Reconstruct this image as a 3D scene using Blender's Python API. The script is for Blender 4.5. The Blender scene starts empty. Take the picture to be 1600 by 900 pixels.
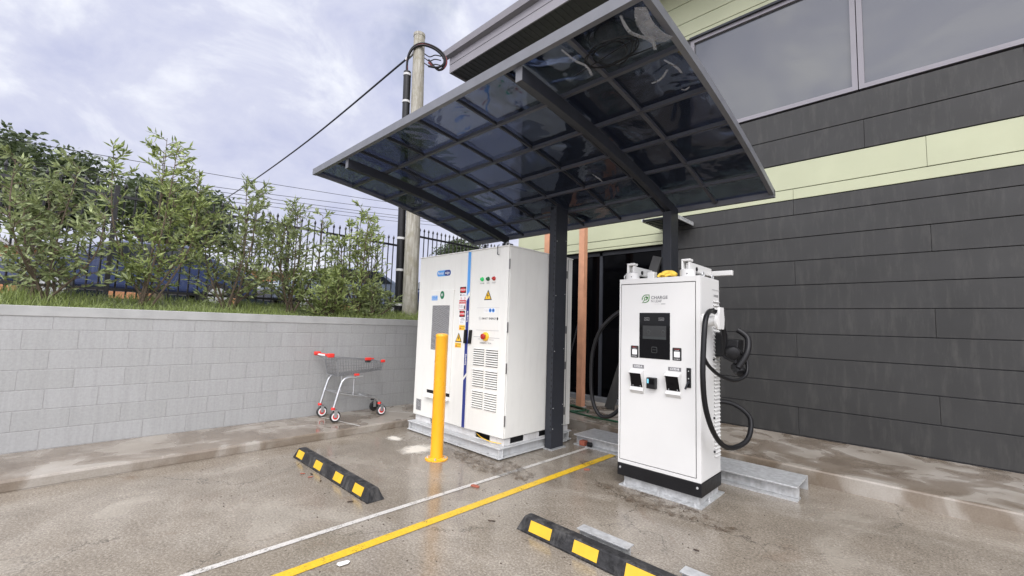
import bpy, bmesh, math, random
from mathutils import Vector, Matrix, noise
R = math.radians
random.seed(7)
sc = bpy.context.scene
COL = sc.collection
ORG = {}

# ------------------------------------------------------------------ materials
MATS = {}
def new_mat(name):
    m = bpy.data.materials.new(name); m.use_nodes = True
    nt = m.node_tree
    for n in list(nt.nodes): nt.nodes.remove(n)
    out = nt.nodes.new('ShaderNodeOutputMaterial')
    MATS[name] = m
    return m, nt, out

def N(nt, kind, **kw):
    n = nt.nodes.new(kind)
    for k, v in kw.items():
        if k in n.inputs: n.inputs[k].default_value = v
        else: setattr(n, k, v)
    return n

def ramp(nt, fac, stops):
    r = nt.nodes.new('ShaderNodeValToRGB')
    e = r.color_ramp.elements
    while len(e) < len(stops): e.new(0.5)
    for el, (p, c) in zip(e, stops):
        el.position = p
        el.color = (c, c, c, 1) if isinstance(c, (int, float)) else (*c, 1)
    nt.links.new(fac, r.inputs['Fac'])
    return r.outputs['Color']

def mixc(nt, fac, a, b, blend='MIX'):
    m = nt.nodes.new('ShaderNodeMix'); m.data_type = 'RGBA'; m.blend_type = blend
    for sock, v in ((m.inputs[0], fac), (m.inputs[6], a), (m.inputs[7], b)):
        if isinstance(v, (int, float)): sock.default_value = v
        elif isinstance(v, tuple): sock.default_value = (*v, 1) if len(v) == 3 else v
        else: nt.links.new(v, sock)
    return m.outputs[2]

def pos(nt):
    return nt.nodes.new('ShaderNodeNewGeometry').outputs['Position']

def nz(nt, vec, scale, detail=4, rough=.55, dist=0):
    n = N(nt, 'ShaderNodeTexNoise', Scale=scale, Detail=detail, Roughness=rough, Distortion=dist)
    nt.links.new(vec, n.inputs['Vector'])
    return n.outputs['Fac']

def stretch(nt, vec, s):
    m = N(nt, 'ShaderNodeMapping'); m.inputs['Scale'].default_value = s
    nt.links.new(vec, m.inputs['Vector'])
    return m.outputs['Vector']

def bump(nt, h, strength, dist=.01):
    b = N(nt, 'ShaderNodeBump', Strength=strength, Distance=dist)
    nt.links.new(h, b.inputs['Height'])
    return b.outputs['Normal']

def mat(name, c, rough=.5, metal=0, var=.12, scale=6, bumpv=0, bscale=60, spec=.5, coat=0, dirt=None):
    """Plain surface: base colour broken up by two sizes of noise, roughness varied with it."""
    m, nt, out = new_mat(name)
    p = N(nt, 'ShaderNodeBsdfPrincipled', Metallic=metal)
    p.inputs['Specular IOR Level'].default_value = spec
    p.inputs['Coat Weight'].default_value = coat
    v = pos(nt)
    f = nz(nt, v, scale, 5)
    lo = tuple(x * (1 - var) for x in c); hi = tuple(min(1, x * (1 + var)) for x in c)
    col = ramp(nt, f, [(.3, lo), (.7, hi)])
    if dirt:
        d = nz(nt, stretch(nt, v, (3, 3, .5)), 4, 6, .7)
        col = mixc(nt, ramp(nt, d, [(.5, 0), (.78, dirt[1])]), col, dirt[0])
    nt.links.new(col, p.inputs['Base Color'])
    nt.links.new(ramp(nt, nz(nt, v, scale * 3, 3), [(.2, max(.02, rough * .8)), (.8, min(1, rough * 1.2))]), p.inputs['Roughness'])
    if bumpv:
        nt.links.new(bump(nt, nz(nt, v, bscale, 3), bumpv), p.inputs['Normal'])
    nt.links.new(p.outputs[0], out.inputs[0])
    return m

def emis(name, c, s, base=(.02, .02, .02)):
    m, nt, out = new_mat(name)
    p = N(nt, 'ShaderNodeBsdfPrincipled', Roughness=.2)
    p.inputs['Base Color'].default_value = (*base, 1)
    p.inputs['Emission Color'].default_value = (*c, 1)
    p.inputs['Emission Strength'].default_value = s
    nt.links.new(p.outputs[0], out.inputs[0])
    return m

WHITE = mat('white_powder_coat', (.635, .635, .615), .38, var=.025, scale=2, dirt=((.55, .53, .48), .05))
CABW = mat('cabinet_paint', (.75, .75, .703), .42, var=.03, scale=2, dirt=((.42, .40, .36), .16))
SKIDP = mat('skid_light_grey_paint', (.50, .51, .51), .45, var=.08, scale=6, dirt=((.25, .22, .18), .45))
PLINTH = mat('plinth_grey_paint', (.60, .60, .59), .5, var=.08, dirt=((.2, .17, .13), .4))
GALV = mat('galvanised_steel', (.47, .48, .48), .42, metal=.35, var=.22, scale=22, dirt=((.24, .22, .19), .45))
CHROME = mat('zinc_plated_wire', (.50, .51, .52), .32, metal=.8, var=.1, scale=20)
WIRE = mat('dull_basket_wire', (.24, .245, .25), .4, metal=.5, var=.3, scale=30)
CHAR = mat('charcoal_powder_coat', (.030, .033, .040), .42, spec=.3, var=.1, scale=5, bumpv=.03, bscale=300)
BARM = mat('dark_purlin_coat', (.062, .066, .078), .34, var=.1, scale=8)
FRAME = mat('grey_frame_coat', (.125, .13, .145), .36, var=.1, scale=8)
BLACKP = mat('black_plastic', (.008, .008, .009), .4, var=.2, spec=.28)
RUBBER = mat('black_rubber', (.022, .022, .023), .5, var=.5, scale=26, bumpv=.3, bscale=70, spec=.25, dirt=((.15, .145, .135), .75))
CABLE = mat('cable_sheath', (.008, .008, .009), .34, var=.2, spec=.25)
GLOSSB = mat('black_gloss_glass', (.003, .003, .004), .06, var=.1, spec=.22)
TINTG = mat('dark_tinted_glass', (.001, .001, .0015), .08, spec=.06)
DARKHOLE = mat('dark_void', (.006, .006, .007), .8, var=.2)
REDP = mat('red_plastic', (.72, .035, .025), .35, var=.08)
YELP = mat('yellow_bollard_paint', (.86, .40, .012), .3, var=.05, scale=3, coat=.3, dirt=((.5, .26, .03), .3))
YELR = mat('yellow_reflective_tape', (.62, .385, .02), .45, var=.06, scale=14, dirt=((.4, .27, .05), .5))
ORANGEW = mat('timber_post_stain', (.50, .25, .145), .65, var=.16, scale=5)
GREENB = mat('pale_green_cladding', (.395, .415, .275), .5, var=.05, scale=2)
GREYB = mat('dark_grey_cladding', (.034, .034, .033), .5, spec=.3, var=.14, scale=1.2, dirt=((.11, .105, .095), .35))
FASC = mat('grey_fascia_metal', (.22, .21, .23), .45, var=.06, scale=2)
SOFF = mat('dark_soffit', (.05, .05, .055), .6, var=.1)
BLUEL = mat('light_blue_vinyl', (.10, .33, .72), .4, var=.03)
BLUED = mat('navy_vinyl', (.02, .035, .20), .4, var=.03)
STW = mat('white_vinyl', (.80, .80, .79), .4, var=.02)
STR = mat('red_vinyl', (.55, .03, .035), .4, var=.04)
STK = mat('black_vinyl', (.012, .012, .012), .4, var=.1)
STY = mat('yellow_vinyl', (.86, .52, .03), .4, var=.04)
STG = mat('green_vinyl', (.01, .17, .07), .4, var=.04)
LOGOG = mat('leaf_green_print', (.05, .20, .04), .4, var=.04)
INK = mat('grey_ink', (.13, .13, .135), .5, var=.05)
INKL = mat('pale_ink', (.42, .42, .42), .5, var=.05)
LABELG = mat('grey_label', (.16, .16, .165), .45, var=.05)
GREENL = emis('green_lamp', (.02, .5, .12), .35, (.01, .30, .08))
GREEND = mat('dark_green_lens', (.005, .11, .035), .15)
REDL = mat('red_lens', (.40, .02, .015), .15)
SCR = emis('dim_screen', (.06, .075, .075), .05)
SCRI = emis('screen_icon', (.3, .33, .33), .10)
READER = emis('reader_screen', (.2, .6, .8), 1.0)
HOSEG = mat('green_hose', (.012, .075, .035), .4)
BROOMH = mat('grey_lilac_bristle', (.38, .37, .46), .8)
def film_mat():
    m, nt, out = new_mat('hazy_protective_film')
    p = N(nt, 'ShaderNodeBsdfPrincipled', Roughness=.2); p.inputs['Base Color'].default_value = (.42, .44, .48, 1)
    t = N(nt, 'ShaderNodeBsdfTransparent'); mx = N(nt, 'ShaderNodeMixShader'); v = pos(nt)
    nt.links.new(ramp(nt, nz(nt, v, 14, 3), [(.3, .75), (.7, .35)]), mx.inputs[0])
    nt.links.new(p.outputs[0], mx.inputs[1]); nt.links.new(t.outputs[0], mx.inputs[2]); nt.links.new(mx.outputs[0], out.inputs[0])
    return m
FILM = film_mat()
CONC = mat('path_concrete', (.27, .26, .24), .5, var=.22, scale=3, bumpv=.15, bscale=90)
SILL = mat('grey_door_sill', (.12, .125, .13), .4)
GLOVE = mat('yellow_glove_cloth', (.80, .55, .08), .85, var=.2, scale=25)
REDBR = mat('red_brick_chip', (.30, .085, .05), .8, var=.3, scale=60)
PAPER = mat('white_paper_scrap', (.7, .69, .66), .8, var=.12, scale=40)
LEAFD = mat('dead_leaf', (.045, .028, .018), .7, var=.3, scale=40)
BARK = mat('shrub_bark', (.10, .075, .05), .8, var=.3, scale=30)
FENCEM = mat('black_fence_paint', (.012, .012, .014), .4)
CARB = mat('dark_blue_car_paint', (.03, .045, .11), .18, coat=.6, var=.05)
CARS = mat('silver_blue_car_paint', (.20, .24, .31), .2, metal=.3, coat=.6, var=.05)
CARG = mat('car_glass', (.02, .025, .03), .05)
ORBR = mat('orange_wall_paint', (.60, .28, .13), .7, var=.1)
ROOFG = mat('pale_roof_sheet', (.55, .55, .56), .6, var=.05)
INSUL = mat('white_cable_strap', (.48, .48, .47), .5)
COPPER = mat('red_cable', (.16, .012, .014), .4)
STONE = mat('street_asphalt', (.06, .06, .062), .7, var=.2, scale=4)

def ground_mat():
    m, nt, out = new_mat('wet_car_park_concrete')
    p = N(nt, 'ShaderNodeBsdfPrincipled'); v = pos(nt)
    big = nz(nt, v, .55, 6, .6, .6); mid = nz(nt, v, 3.2, 6, .65, .4); fine = nz(nt, v, 62, 6, .8)
    col = ramp(nt, big, [(.32, (0.1943, 0.1651, 0.1280)), (.5, (0.2677, 0.2372, 0.1930)), (.68, (0.3411, 0.3103, 0.2624))])
    col = mixc(nt, .55, col, ramp(nt, mid, [(.30, (0.1312, 0.1096, 0.0839)), (.5, (0.2730, 0.2402, 0.1962)), (.70, (0.4409, 0.3969, 0.3358))]))
    col = mixc(nt, .5, col, ramp(nt, fine, [(.36, (0.0315, 0.0272, 0.0220)), (.5, (0.2519, 0.2235, 0.1805)), (.64, (0.5879, 0.5380, 0.4512))]))
    speck = nz(nt, v, 170, 2, .6)
    col = mixc(nt, ramp(nt, speck, [(.60, 0), (.72, .5)]), col, (0.3569, 0.3447, 0.3253))
    col = mixc(nt, ramp(nt, speck, [(.28, .55), (.40, 0)]), col, (0.0525, 0.0469, 0.0420))
    rust = nz(nt, v, 1.1, 5, .7, 1.0)
    col = mixc(nt, ramp(nt, rust, [(.60, 0), (.74, .45)]), col, (0.1575, 0.0888, 0.0472))
    wet = nz(nt, v, .8, 4, .6, .8)
    wetm = ramp(nt, wet, [(.38, 0), (.54, 1)])
    col = mixc(nt, wetm, col, mixc(nt, 1.0, col, (0.7768, 0.7521, 0.7241), 'MULTIPLY'))
    # scratches: long thin streaks
    sr = nz(nt, stretch(nt, v, (3.0, 26, 1)), 3, 5, .75, 1.2)
    col = mixc(nt, ramp(nt, sr, [(.56, 0), (.70, .30)]), col, (0.4409, 0.4074, 0.3568))
    dv = N(nt, 'ShaderNodeVectorMath', operation='ADD'); nt.links.new(v, dv.inputs[0])
    dn = N(nt, 'ShaderNodeTexNoise', Scale=2.4, Detail=6, Roughness=.7); nt.links.new(v, dn.inputs['Vector'])
    ds = N(nt, 'ShaderNodeVectorMath', operation='SCALE'); ds.inputs['Scale'].default_value = .55; nt.links.new(dn.outputs['Color'], ds.inputs[0]); nt.links.new(ds.outputs[0], dv.inputs[1])
    vo = N(nt, 'ShaderNodeTexVoronoi', feature='DISTANCE_TO_EDGE', Scale=.42); nt.links.new(dv.outputs[0], vo.inputs['Vector'])
    crk = mixc(nt, ramp(nt, nz(nt, v, .7, 2), [(.44, 0), (.56, 1)]), (0.0, 0.0, 0.0), ramp(nt, vo.outputs['Distance'], [(.0008, .75), (.0030, 0)]))
    col = mixc(nt, crk, col, (.03, .026, .021))
    nt.links.new(col, p.inputs['Base Color'])
    rgh = mixc(nt, wetm, ramp(nt, mid, [(.3, .24), (.7, .40)]), ramp(nt, mid, [(.3, .07), (.7, .17)]))
    nt.links.new(rgh, p.inputs['Roughness'])
    nt.links.new(bump(nt, fine, .10, .005), p.inputs['Normal'])
    nt.links.new(p.outputs[0], out.inputs[0])
    return m
GROUND = ground_mat()

def path_mat():
    m, nt, out = new_mat('damp_footpath_concrete')
    p = N(nt, 'ShaderNodeBsdfPrincipled'); v = pos(nt)
    big = nz(nt, v, 1.3, 6, .6, .5); fine = nz(nt, v, 70, 4, .7)
    col = ramp(nt, big, [(.3, (.20, .165, .125)), (.5, (.34, .305, .255)), (.7, (.44, .41, .365))])
    col = mixc(nt, .3, col, ramp(nt, fine, [(.3, (.08, .07, .06)), (.7, (.36, .34, .31))]))
    wet = ramp(nt, nz(nt, v, 2.2, 3, .5, .6), [(.42, 0), (.56, 1)])
    col = mixc(nt, wet, col, mixc(nt, 1.0, col, (.62, .56, .5), 'MULTIPLY'))
    nt.links.new(col, p.inputs['Base Color'])
    nt.links.new(mixc(nt, wet, (.38, .38, .38), (.06, .06, .06)), p.inputs['Roughness'])
    nt.links.new(bump(nt, fine, .06, .004), p.inputs['Normal'])
    nt.links.new(p.outputs[0], out.inputs[0])
    return m
PATH = path_mat()

def paint_mat(name, c, thr):
    m, nt, out = new_mat(name)
    p = N(nt, 'ShaderNodeBsdfPrincipled', Roughness=.4); v = pos(nt)
    f = nz(nt, v, 9, 6, .75)
    nt.links.new(mixc(nt, ramp(nt, nz(nt, v, 60, 4, .7), [(.35, .5), (.6, 0)]), c, tuple(x * .55 for x in c)), p.inputs['Base Color'])
    t = N(nt, 'ShaderNodeBsdfTransparent'); mx = N(nt, 'ShaderNodeMixShader')
    w = mixc(nt, .5, f, nz(nt, v, 110, 3, .7))
    nt.links.new(ramp(nt, w, [(thr - .03, 0), (thr + .02, 1)]), mx.inputs[0])
    nt.links.new(t.outputs[0], mx.inputs[1]); nt.links.new(p.outputs[0], mx.inputs[2])
    nt.links.new(mx.outputs[0], out.inputs[0])
    return m
LINEY = paint_mat('worn_yellow_paint', (.70, .45, .02), .41)
LINEW = paint_mat('worn_white_paint', (.56, .54, .50), .435)
def spill_mat(name, cx, cy, rx, ry):
    m, nt, out = new_mat(name)
    p = N(nt, 'ShaderNodeBsdfPrincipled', Roughness=.6); p.inputs['Base Color'].default_value = (.66, .62, .54, 1); v = pos(nt)
    a = N(nt, 'ShaderNodeVectorMath', operation='SUBTRACT'); a.inputs[1].default_value = (cx, cy, 0); nt.links.new(v, a.inputs[0])
    b = N(nt, 'ShaderNodeVectorMath', operation='MULTIPLY'); b.inputs[1].default_value = (1 / rx, 1 / ry, 0); nt.links.new(a.outputs[0], b.inputs[0])
    l = N(nt, 'ShaderNodeVectorMath', operation='LENGTH'); nt.links.new(b.outputs[0], l.inputs[0])
    d = N(nt, 'ShaderNodeMath', operation='MULTIPLY_ADD'); nt.links.new(nz(nt, v, 9, 6, .75), d.inputs[0]); d.inputs[1].default_value = 1.4; nt.links.new(l.outputs['Value'], d.inputs[2])
    t = N(nt, 'ShaderNodeBsdfTransparent'); mx = N(nt, 'ShaderNodeMixShader')
    nt.links.new(ramp(nt, N_scale(nt, d.outputs[0], .5), [(.56, .95), (.84, 0)]), mx.inputs[0])
    nt.links.new(t.outputs[0], mx.inputs[1]); nt.links.new(p.outputs[0], mx.inputs[2]); nt.links.new(mx.outputs[0], out.inputs[0])
    return m
def N_scale(nt, sock, k):
    q = N(nt, 'ShaderNodeMath', operation='MULTIPLY'); q.inputs[1].default_value = k; nt.links.new(sock, q.inputs[0]); return q.outputs[0]
CHALK = paint_mat('white_spray_mark', (.62, .61, .58), .40)
GRIME = paint_mat('rusty_grime', (.12, .085, .055), .55)

def block_mat():
    m, nt, out = new_mat('grey_block_paint')
    p = N(nt, 'ShaderNodeBsdfPrincipled', Roughness=.55); v = pos(nt)
    sp = N(nt, 'ShaderNodeSeparateXYZ'); nt.links.new(v, sp.inputs[0])
    cb = N(nt, 'ShaderNodeCombineXYZ')
    nt.links.new(sp.outputs[1], cb.inputs[0]); nt.links.new(sp.outputs[2], cb.inputs[1])
    off = N(nt, 'ShaderNodeVectorMath', operation='ADD'); off.inputs[1].default_value = (.06, .1, 0)
    nt.links.new(cb.outputs[0], off.inputs[0])
    b = N(nt, 'ShaderNodeTexBrick', Scale=1.0)
    b.inputs['Brick Width'].default_value = .4; b.inputs['Row Height'].default_value = .2
    b.inputs['Mortar Size'].default_value = .0065; b.inputs['Mortar Smooth'].default_value = .4; b.inputs['Bias'].default_value = 0
    b.inputs['Color1'].default_value = (.38, .385, .38, 1); b.inputs['Color2'].default_value = (.35, .355, .345, 1)
    b.inputs['Mortar'].default_value = (.335, .337, .33, 1)
    nt.links.new(off.outputs[0], b.inputs['Vector'])
    drip = nz(nt, stretch(nt, v, (1, 9, .5)), 3, 5, .7)
    col = mixc(nt, ramp(nt, drip, [(.42, 0), (.75, .35)]), b.outputs['Color'], (.22, .22, .21))
    col = mixc(nt, .18, col, ramp(nt, nz(nt, v, 40, 4, .7), [(.3, .08), (.7, .4)]))
    nt.links.new(col, p.inputs['Base Color'])
    bm1 = N(nt, 'ShaderNodeBump', Strength=.45, Distance=.012, invert=True)
    nt.links.new(b.outputs['Fac'], bm1.inputs['Height'])
    bm2 = N(nt, 'ShaderNodeBump', Strength=.15, Distance=.006)
    nt.links.new(nz(nt, v, 90, 3), bm2.inputs['Height']); nt.links.new(bm1.outputs[0], bm2.inputs['Normal'])
    nt.links.new(bm2.outputs[0], p.inputs['Normal'])
    nt.links.new(p.outputs[0], out.inputs[0])
    return m
BLOCK = block_mat()

def panel_mat():
    """Tinted polycarbonate: see-through but dark, with a soft mirror on its face."""
    m, nt, out = new_mat('tinted_polycarbonate')
    v = pos(nt)
    t = N(nt, 'ShaderNodeBsdfTransparent'); t.inputs[0].default_value = (.385, .395, .45, 1)
    g = N(nt, 'ShaderNodeBsdfGlossy', Roughness=.05); g.inputs[0].default_value = (.85, .92, 1, 1)
    fr = N(nt, 'ShaderNodeFresnel', IOR=1.5)
    nb = bump(nt, nz(nt, v, 1.7, 2, .45, 1.2), .26, .06)
    nt.links.new(nb, g.inputs['Normal'])
    mx = N(nt, 'ShaderNodeMixShader')
    sc_ = N(nt, 'ShaderNodeMath', operation='MULTIPLY'); sc_.inputs[1].default_value = .85
    nt.links.new(fr.outputs[0], sc_.inputs[0])
    nt.links.new(sc_.outputs[0], mx.inputs[0]); nt.links.new(t.outputs[0], mx.inputs[1]); nt.links.new(g.outputs[0], mx.inputs[2])
    nt.links.new(mx.outputs[0], out.inputs[0])
    return m
PANEL = panel_mat()

def filter_mat():
    m, nt, out = new_mat('woven_filter_mesh')
    p = N(nt, 'ShaderNodeBsdfPrincipled', Roughness=.6, Metallic=.2); v = pos(nt)
    w = N(nt, 'ShaderNodeTexWave', Scale=17, Distortion=5, Detail=2); w.inputs['Detail Scale'].default_value = 2
    w.bands_direction = 'DIAGONAL'; nt.links.new(stretch(nt, v, (.45, 1, 1.5)), w.inputs['Vector'])
    nt.links.new(ramp(nt, w.outputs['Fac'], [(.1, .16), (.9, .34)]), p.inputs['Base Color'])
    nt.links.new(bump(nt, w.outputs['Fac'], .5, .01), p.inputs['Normal'])
    nt.links.new(p.outputs[0], out.inputs[0])
    return m
FILTER = filter_mat()

def pole_mat():
    m, nt, out = new_mat('weathered_pole_timber')
    p = N(nt, 'ShaderNodeBsdfPrincipled', Roughness=.85); v = pos(nt)
    g = nz(nt, stretch(nt, v, (9, 9, .7)), 3, 6, .7); s = nz(nt, v, 5, 5, .7)
    col = ramp(nt, g, [(.3, (.16, .145, .115)), (.5, (.30, .285, .24)), (.7, (.42, .41, .36))])
    col = mixc(nt, ramp(nt, s, [(.5, 0), (.65, .6)]), col, (.20, .185, .12))
    nt.links.new(col, p.inputs['Base Color'])
    nt.links.new(bump(nt, g, .5, .02), p.inputs['Normal'])
    nt.links.new(p.outputs[0], out.inputs[0])
    return m
POLE = pole_mat()

def leaf_mat(name, lo, hi, tr=.25):
    m, nt, out = new_mat(name)
    p = N(nt, 'ShaderNodeBsdfPrincipled', Roughness=.42); v = pos(nt)
    col = ramp(nt, nz(nt, v, 16, 4, .75), [(.34, lo), (.66, hi)])
    nt.links.new(col, p.inputs['Base Color'])
    t = N(nt, 'ShaderNodeBsdfTranslucent'); nt.links.new(col, t.inputs[0])
    mx = N(nt, 'ShaderNodeMixShader'); mx.inputs[0].default_value = tr
    nt.links.new(p.outputs[0], mx.inputs[1]); nt.links.new(t.outputs[0], mx.inputs[2])
    nt.links.new(mx.outputs[0], out.inputs[0])
    return m
LEAF1 = leaf_mat('olive_shrub_leaf', (.05, .078, .028), (.38, .44, .19))
LEAF2 = leaf_mat('bright_shrub_leaf', (.055, .092, .024), (.42, .49, .17))
LEAF3 = leaf_mat('far_tree_leaf', (.03, .05, .02), (.10, .13, .05))
GRASS = leaf_mat('grass_blade', (.10, .14, .035), (.30, .36, .11))
SOIL = mat('grassy_soil', (.075, .09, .03), .9, var=.4, scale=12)

# ------------------------------------------------------------------ mesh builder
class MB:
    def __init__(s): s.v = []; s.f = []
    def add(s, vs, fs):
        o = len(s.v); s.v += [tuple(v) for v in vs]; s.f += [tuple(i + o for i in f) for f in fs]
        return s
    def box(s, x0, x1, y0, y1, z0, z1):
        return s.add([(x, y, z) for z in (z0, z1) for y in (y0, y1) for x in (x0, x1)],
                     [(0, 2, 3, 1), (4, 5, 7, 6), (0, 1, 5, 4), (2, 6, 7, 3), (0, 4, 6, 2), (1, 3, 7, 5)])
    def hexa(s, pts):      # 8 points in the order of box()
        return s.add(pts, [(0, 2, 3, 1), (4, 5, 7, 6), (0, 1, 5, 4), (2, 6, 7, 3), (0, 4, 6, 2), (1, 3, 7, 5)])
    def bar(s, p, q, w, h, up=(0, 0, 1)):
        p = Vector(p); q = Vector(q); d = (q - p).normalized(); r = d.cross(Vector(up)).normalized(); u = r.cross(d)
        c = [p + r * a * w / 2 + u * b * h / 2 for b in (-1, 1) for a in (-1, 1)] + [q + r * a * w / 2 + u * b * h / 2 for b in (-1, 1) for a in (-1, 1)]
        return s.add(c, [(0, 1, 3, 2), (4, 6, 7, 5), (0, 4, 5, 1), (2, 3, 7, 6), (0, 2, 6, 4), (1, 5, 7, 3)])
    def tube(s, pts, r, n=8, close=False):
        pts = [Vector(p) for p in pts]; k = len(pts); vs = []; ref = None
        rr = r if isinstance(r, (list, tuple)) else [r] * k
        for i, p in enumerate(pts):
            a = pts[i - 1] if i or close else p; b = pts[(i + 1) % k] if i < k - 1 or close else p
            t = (b - a).normalized()
            if ref is None: ref = t.orthogonal().normalized()
            ref = (ref - t * ref.dot(t)).normalized(); bi = t.cross(ref)
            vs += [p + (ref * math.cos(2 * math.pi * j / n) + bi * math.sin(2 * math.pi * j / n)) * rr[i] for j in range(n)]
        fs = []
        for i in range(k if close else k - 1):
            i2 = (i + 1) % k
            for j in range(n):
                j2 = (j + 1) % n; fs.append((i * n + j, i * n + j2, i2 * n + j2, i2 * n + j))
        if not close: fs += [tuple(range(n))[::-1], tuple((k - 1) * n + j for j in range(n))]
        return s.add(vs, fs)
    def lathe(s, c, axis, prof, n=24):   # prof = [(r, h)...] along axis from c
        a = Vector(axis).normalized(); e = a.orthogonal().normalized(); b = a.cross(e); c = Vector(c); vs = []
        for r, h in prof: vs += [c + a * h + (e * math.cos(2 * math.pi * j / n) + b * math.sin(2 * math.pi * j / n)) * max(r, 1e-4) for j in range(n)]
        fs = [(i * n + j, i * n + (j + 1) % n, (i + 1) * n + (j + 1) % n, (i + 1) * n + j) for i in range(len(prof) - 1) for j in range(n)]
        fs += [tuple(range(n))[::-1], tuple((len(prof) - 1) * n + j for j in range(n))]
        return s.add(vs, fs)
    def prism(s, poly, o, ex, ey, ez, d):  # 2-D poly in (ex,ey) at o, extruded d along ez
        o, ex, ey, ez = map(Vector, (o, ex, ey, ez)); n = len(poly)
        vs = [o + ex * a + ey * b for a, b in poly]; vs += [v + ez * d for v in vs]
        return s.add(vs, [tuple(range(n))[::-1], tuple(range(n, 2 * n))] + [(i, (i + 1) % n, n + (i + 1) % n, n + i) for i in range(n)])
    def text(s, txt, o, ex, ey, size, align='CENTER', lift=.0006, bold=0, depth=.0):
        cu = bpy.data.curves.new('t', 'FONT'); cu.body = txt; cu.size = size; cu.align_x = align; cu.align_y = 'CENTER'
        cu.offset = bold; cu.resolution_u = 3
        ob = bpy.data.objects.new('t', cu); COL.objects.link(ob)
        dg = bpy.context.evaluated_depsgraph_get(); me = bpy.data.meshes.new_from_object(ob.evaluated_get(dg))
        o, ex, ey = map(Vector, (o, ex, ey)); nn = ex.cross(ey)
        s.add([o + ex * v.co.x + ey * v.co.y + nn * lift for v in me.vertices], [tuple(p.vertices) for p in me.polygons])
        bpy.data.objects.remove(ob); bpy.data.curves.remove(cu); bpy.data.meshes.remove(me)
        return s
    def build(s, name, m, parent=None, smooth=False, bevel=0, seg=2, org=None):
        me = bpy.data.meshes.new(name); o = bpy.data.objects.new(name, me); COL.objects.link(o)
        if parent is not None:
            o.parent = parent; g = ORG[parent]; loc = Vector((0, 0, 0))
        else:
            g = Vector(org) if org else Vector((0, 0, 0)); o.location = g
        me.from_pydata([Vector(v) - g for v in s.v], [], s.f)
        bm = bmesh.new(); bm.from_mesh(me)
        bmesh.ops.recalc_face_normals(bm, faces=bm.faces); bm.to_mesh(me); bm.free()
        ORG[o] = g
        me.materials.append(m)
        if smooth:
            for p in me.polygons: p.use_smooth = True
            md = o.modifiers.new('edge', 'EDGE_SPLIT'); md.split_angle = R(38)
        if bevel:
            b = o.modifiers.new('bevel', 'BEVEL'); b.width = bevel; b.segments = seg; b.limit_method = 'ANGLE'; b.angle_limit = R(40)
        return o

def raw(name, vs, fs, m, parent=None, org=(0, 0, 0)):
    me = bpy.data.meshes.new(name); o = bpy.data.objects.new(name, me); COL.objects.link(o)
    if parent is not None: o.parent = parent; g = ORG[parent]
    else: g = Vector(org); o.location = g
    me.from_pydata([(v[0] - g[0], v[1] - g[1], v[2] - g[2]) for v in vs], [], fs); me.materials.append(m); ORG[o] = Vector(g)
    return o

def tag(o, label=None, cat=None, group=None, kind=None):
    if label: o['label'] = label
    if cat: o['category'] = cat
    if group: o['group'] = group
    if kind: o['kind'] = kind
    return o
def thing(name, loc, label, cat, group=None):
    o = bpy.data.objects.new(name, None); COL.objects.link(o); o.location = loc; o.empty_display_size = .1
    ORG[o] = Vector(loc)
    return tag(o, label, cat, group)
def copy_tree(o, parent=None):
    c = o.copy(); COL.objects.link(c)
    if parent is not None: c.parent = parent
    for ch in [x for x in bpy.data.objects if x.parent == o]: copy_tree(ch, c)
    return c
def smooth_path(pts, n=8):
    pts = [Vector(p) for p in pts]; out = []
    for i in range(len(pts) - 1):
        p0 = pts[max(i - 1, 0)]; p1 = pts[i]; p2 = pts[i + 1]; p3 = pts[min(i + 2, len(pts) - 1)]
        for k in range(n):
            t = k / n
            out.append(.5 * ((2 * p1) + (p2 - p0) * t + (2 * p0 - 5 * p1 + 4 * p2 - p3) * t * t + (3 * p1 - p0 - 3 * p2 + p3) * t ** 3))
    return out + [pts[-1]]
X = Vector((1, 0, 0)); Y = Vector((0, 1, 0)); Z = Vector((0, 0, 1))
def rrect(x0, x1, y0, y1, r, n=4):
    out = []
    for cx, cy, a in ((x1 - r, y1 - r, 0), (x0 + r, y1 - r, 90), (x0 + r, y0 + r, 180), (x1 - r, y0 + r, 270)):
        out += [(cx + r * math.cos(R(a + 90 * k / n)), cy + r * math.sin(R(a + 90 * k / n))) for k in range(n + 1)]
    return out
def disc(cx, cy, rx, ry=None, n=20):
    ry = ry or rx
    return [(cx + rx * math.cos(2 * math.pi * k / n), cy + ry * math.sin(2 * math.pi * k / n)) for k in range(n)]

# ------------------------------------------------------------------ setting: ground
g = MB(); g.add([(-400, -400, 0), (400, -400, 0), (400, 400, 0), (-400, 400, 0)], [(0, 1, 2, 3)])
tag(g.build('ground', GROUND), kind='structure')
def sheet(name, poly, z, m, kind='structure'):
    return tag(MB().add([(a, b, z) for a, b in poly], [tuple(range(len(poly)))]).build(name, m), kind=kind)
sheet('white_line_marking', [(-3.172, -3), (-3.118, -3), (-3.112, 4.70), (-3.162, 4.70)], .004, LINEW)
sheet('yellow_line_marking', [(-2.812, -3), (-2.728, -3), (-2.728, 4.70), (-2.812, 4.70)], .004, LINEY)
def blob(cx, cy, rx, ry, seed, n=36, amp=.35):
    return [(cx + rx * math.cos(a) * (1 + amp * noise.noise((math.cos(a) * 1.3 + seed, math.sin(a) * 1.3, seed))),
             cy + ry * math.sin(a) * (1 + amp * noise.noise((math.cos(a) * 1.3 + seed, math.sin(a) * 1.3, seed)))) for a in [2 * math.pi * k / n for k in range(n)]]
sheet('plaster_spill_marking', blob(-4.42, 3.06, .32, .36, 3.1, amp=.1), .004, spill_mat('white_plaster_spill', -4.42, 3.06, .22, .26))
sheet('plaster_spot_marking', blob(-5.0, 3.10, .34, .22, 5.1, amp=.1), .004, spill_mat('white_plaster_dust', -5.02, 3.10, .17, .10))
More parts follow.
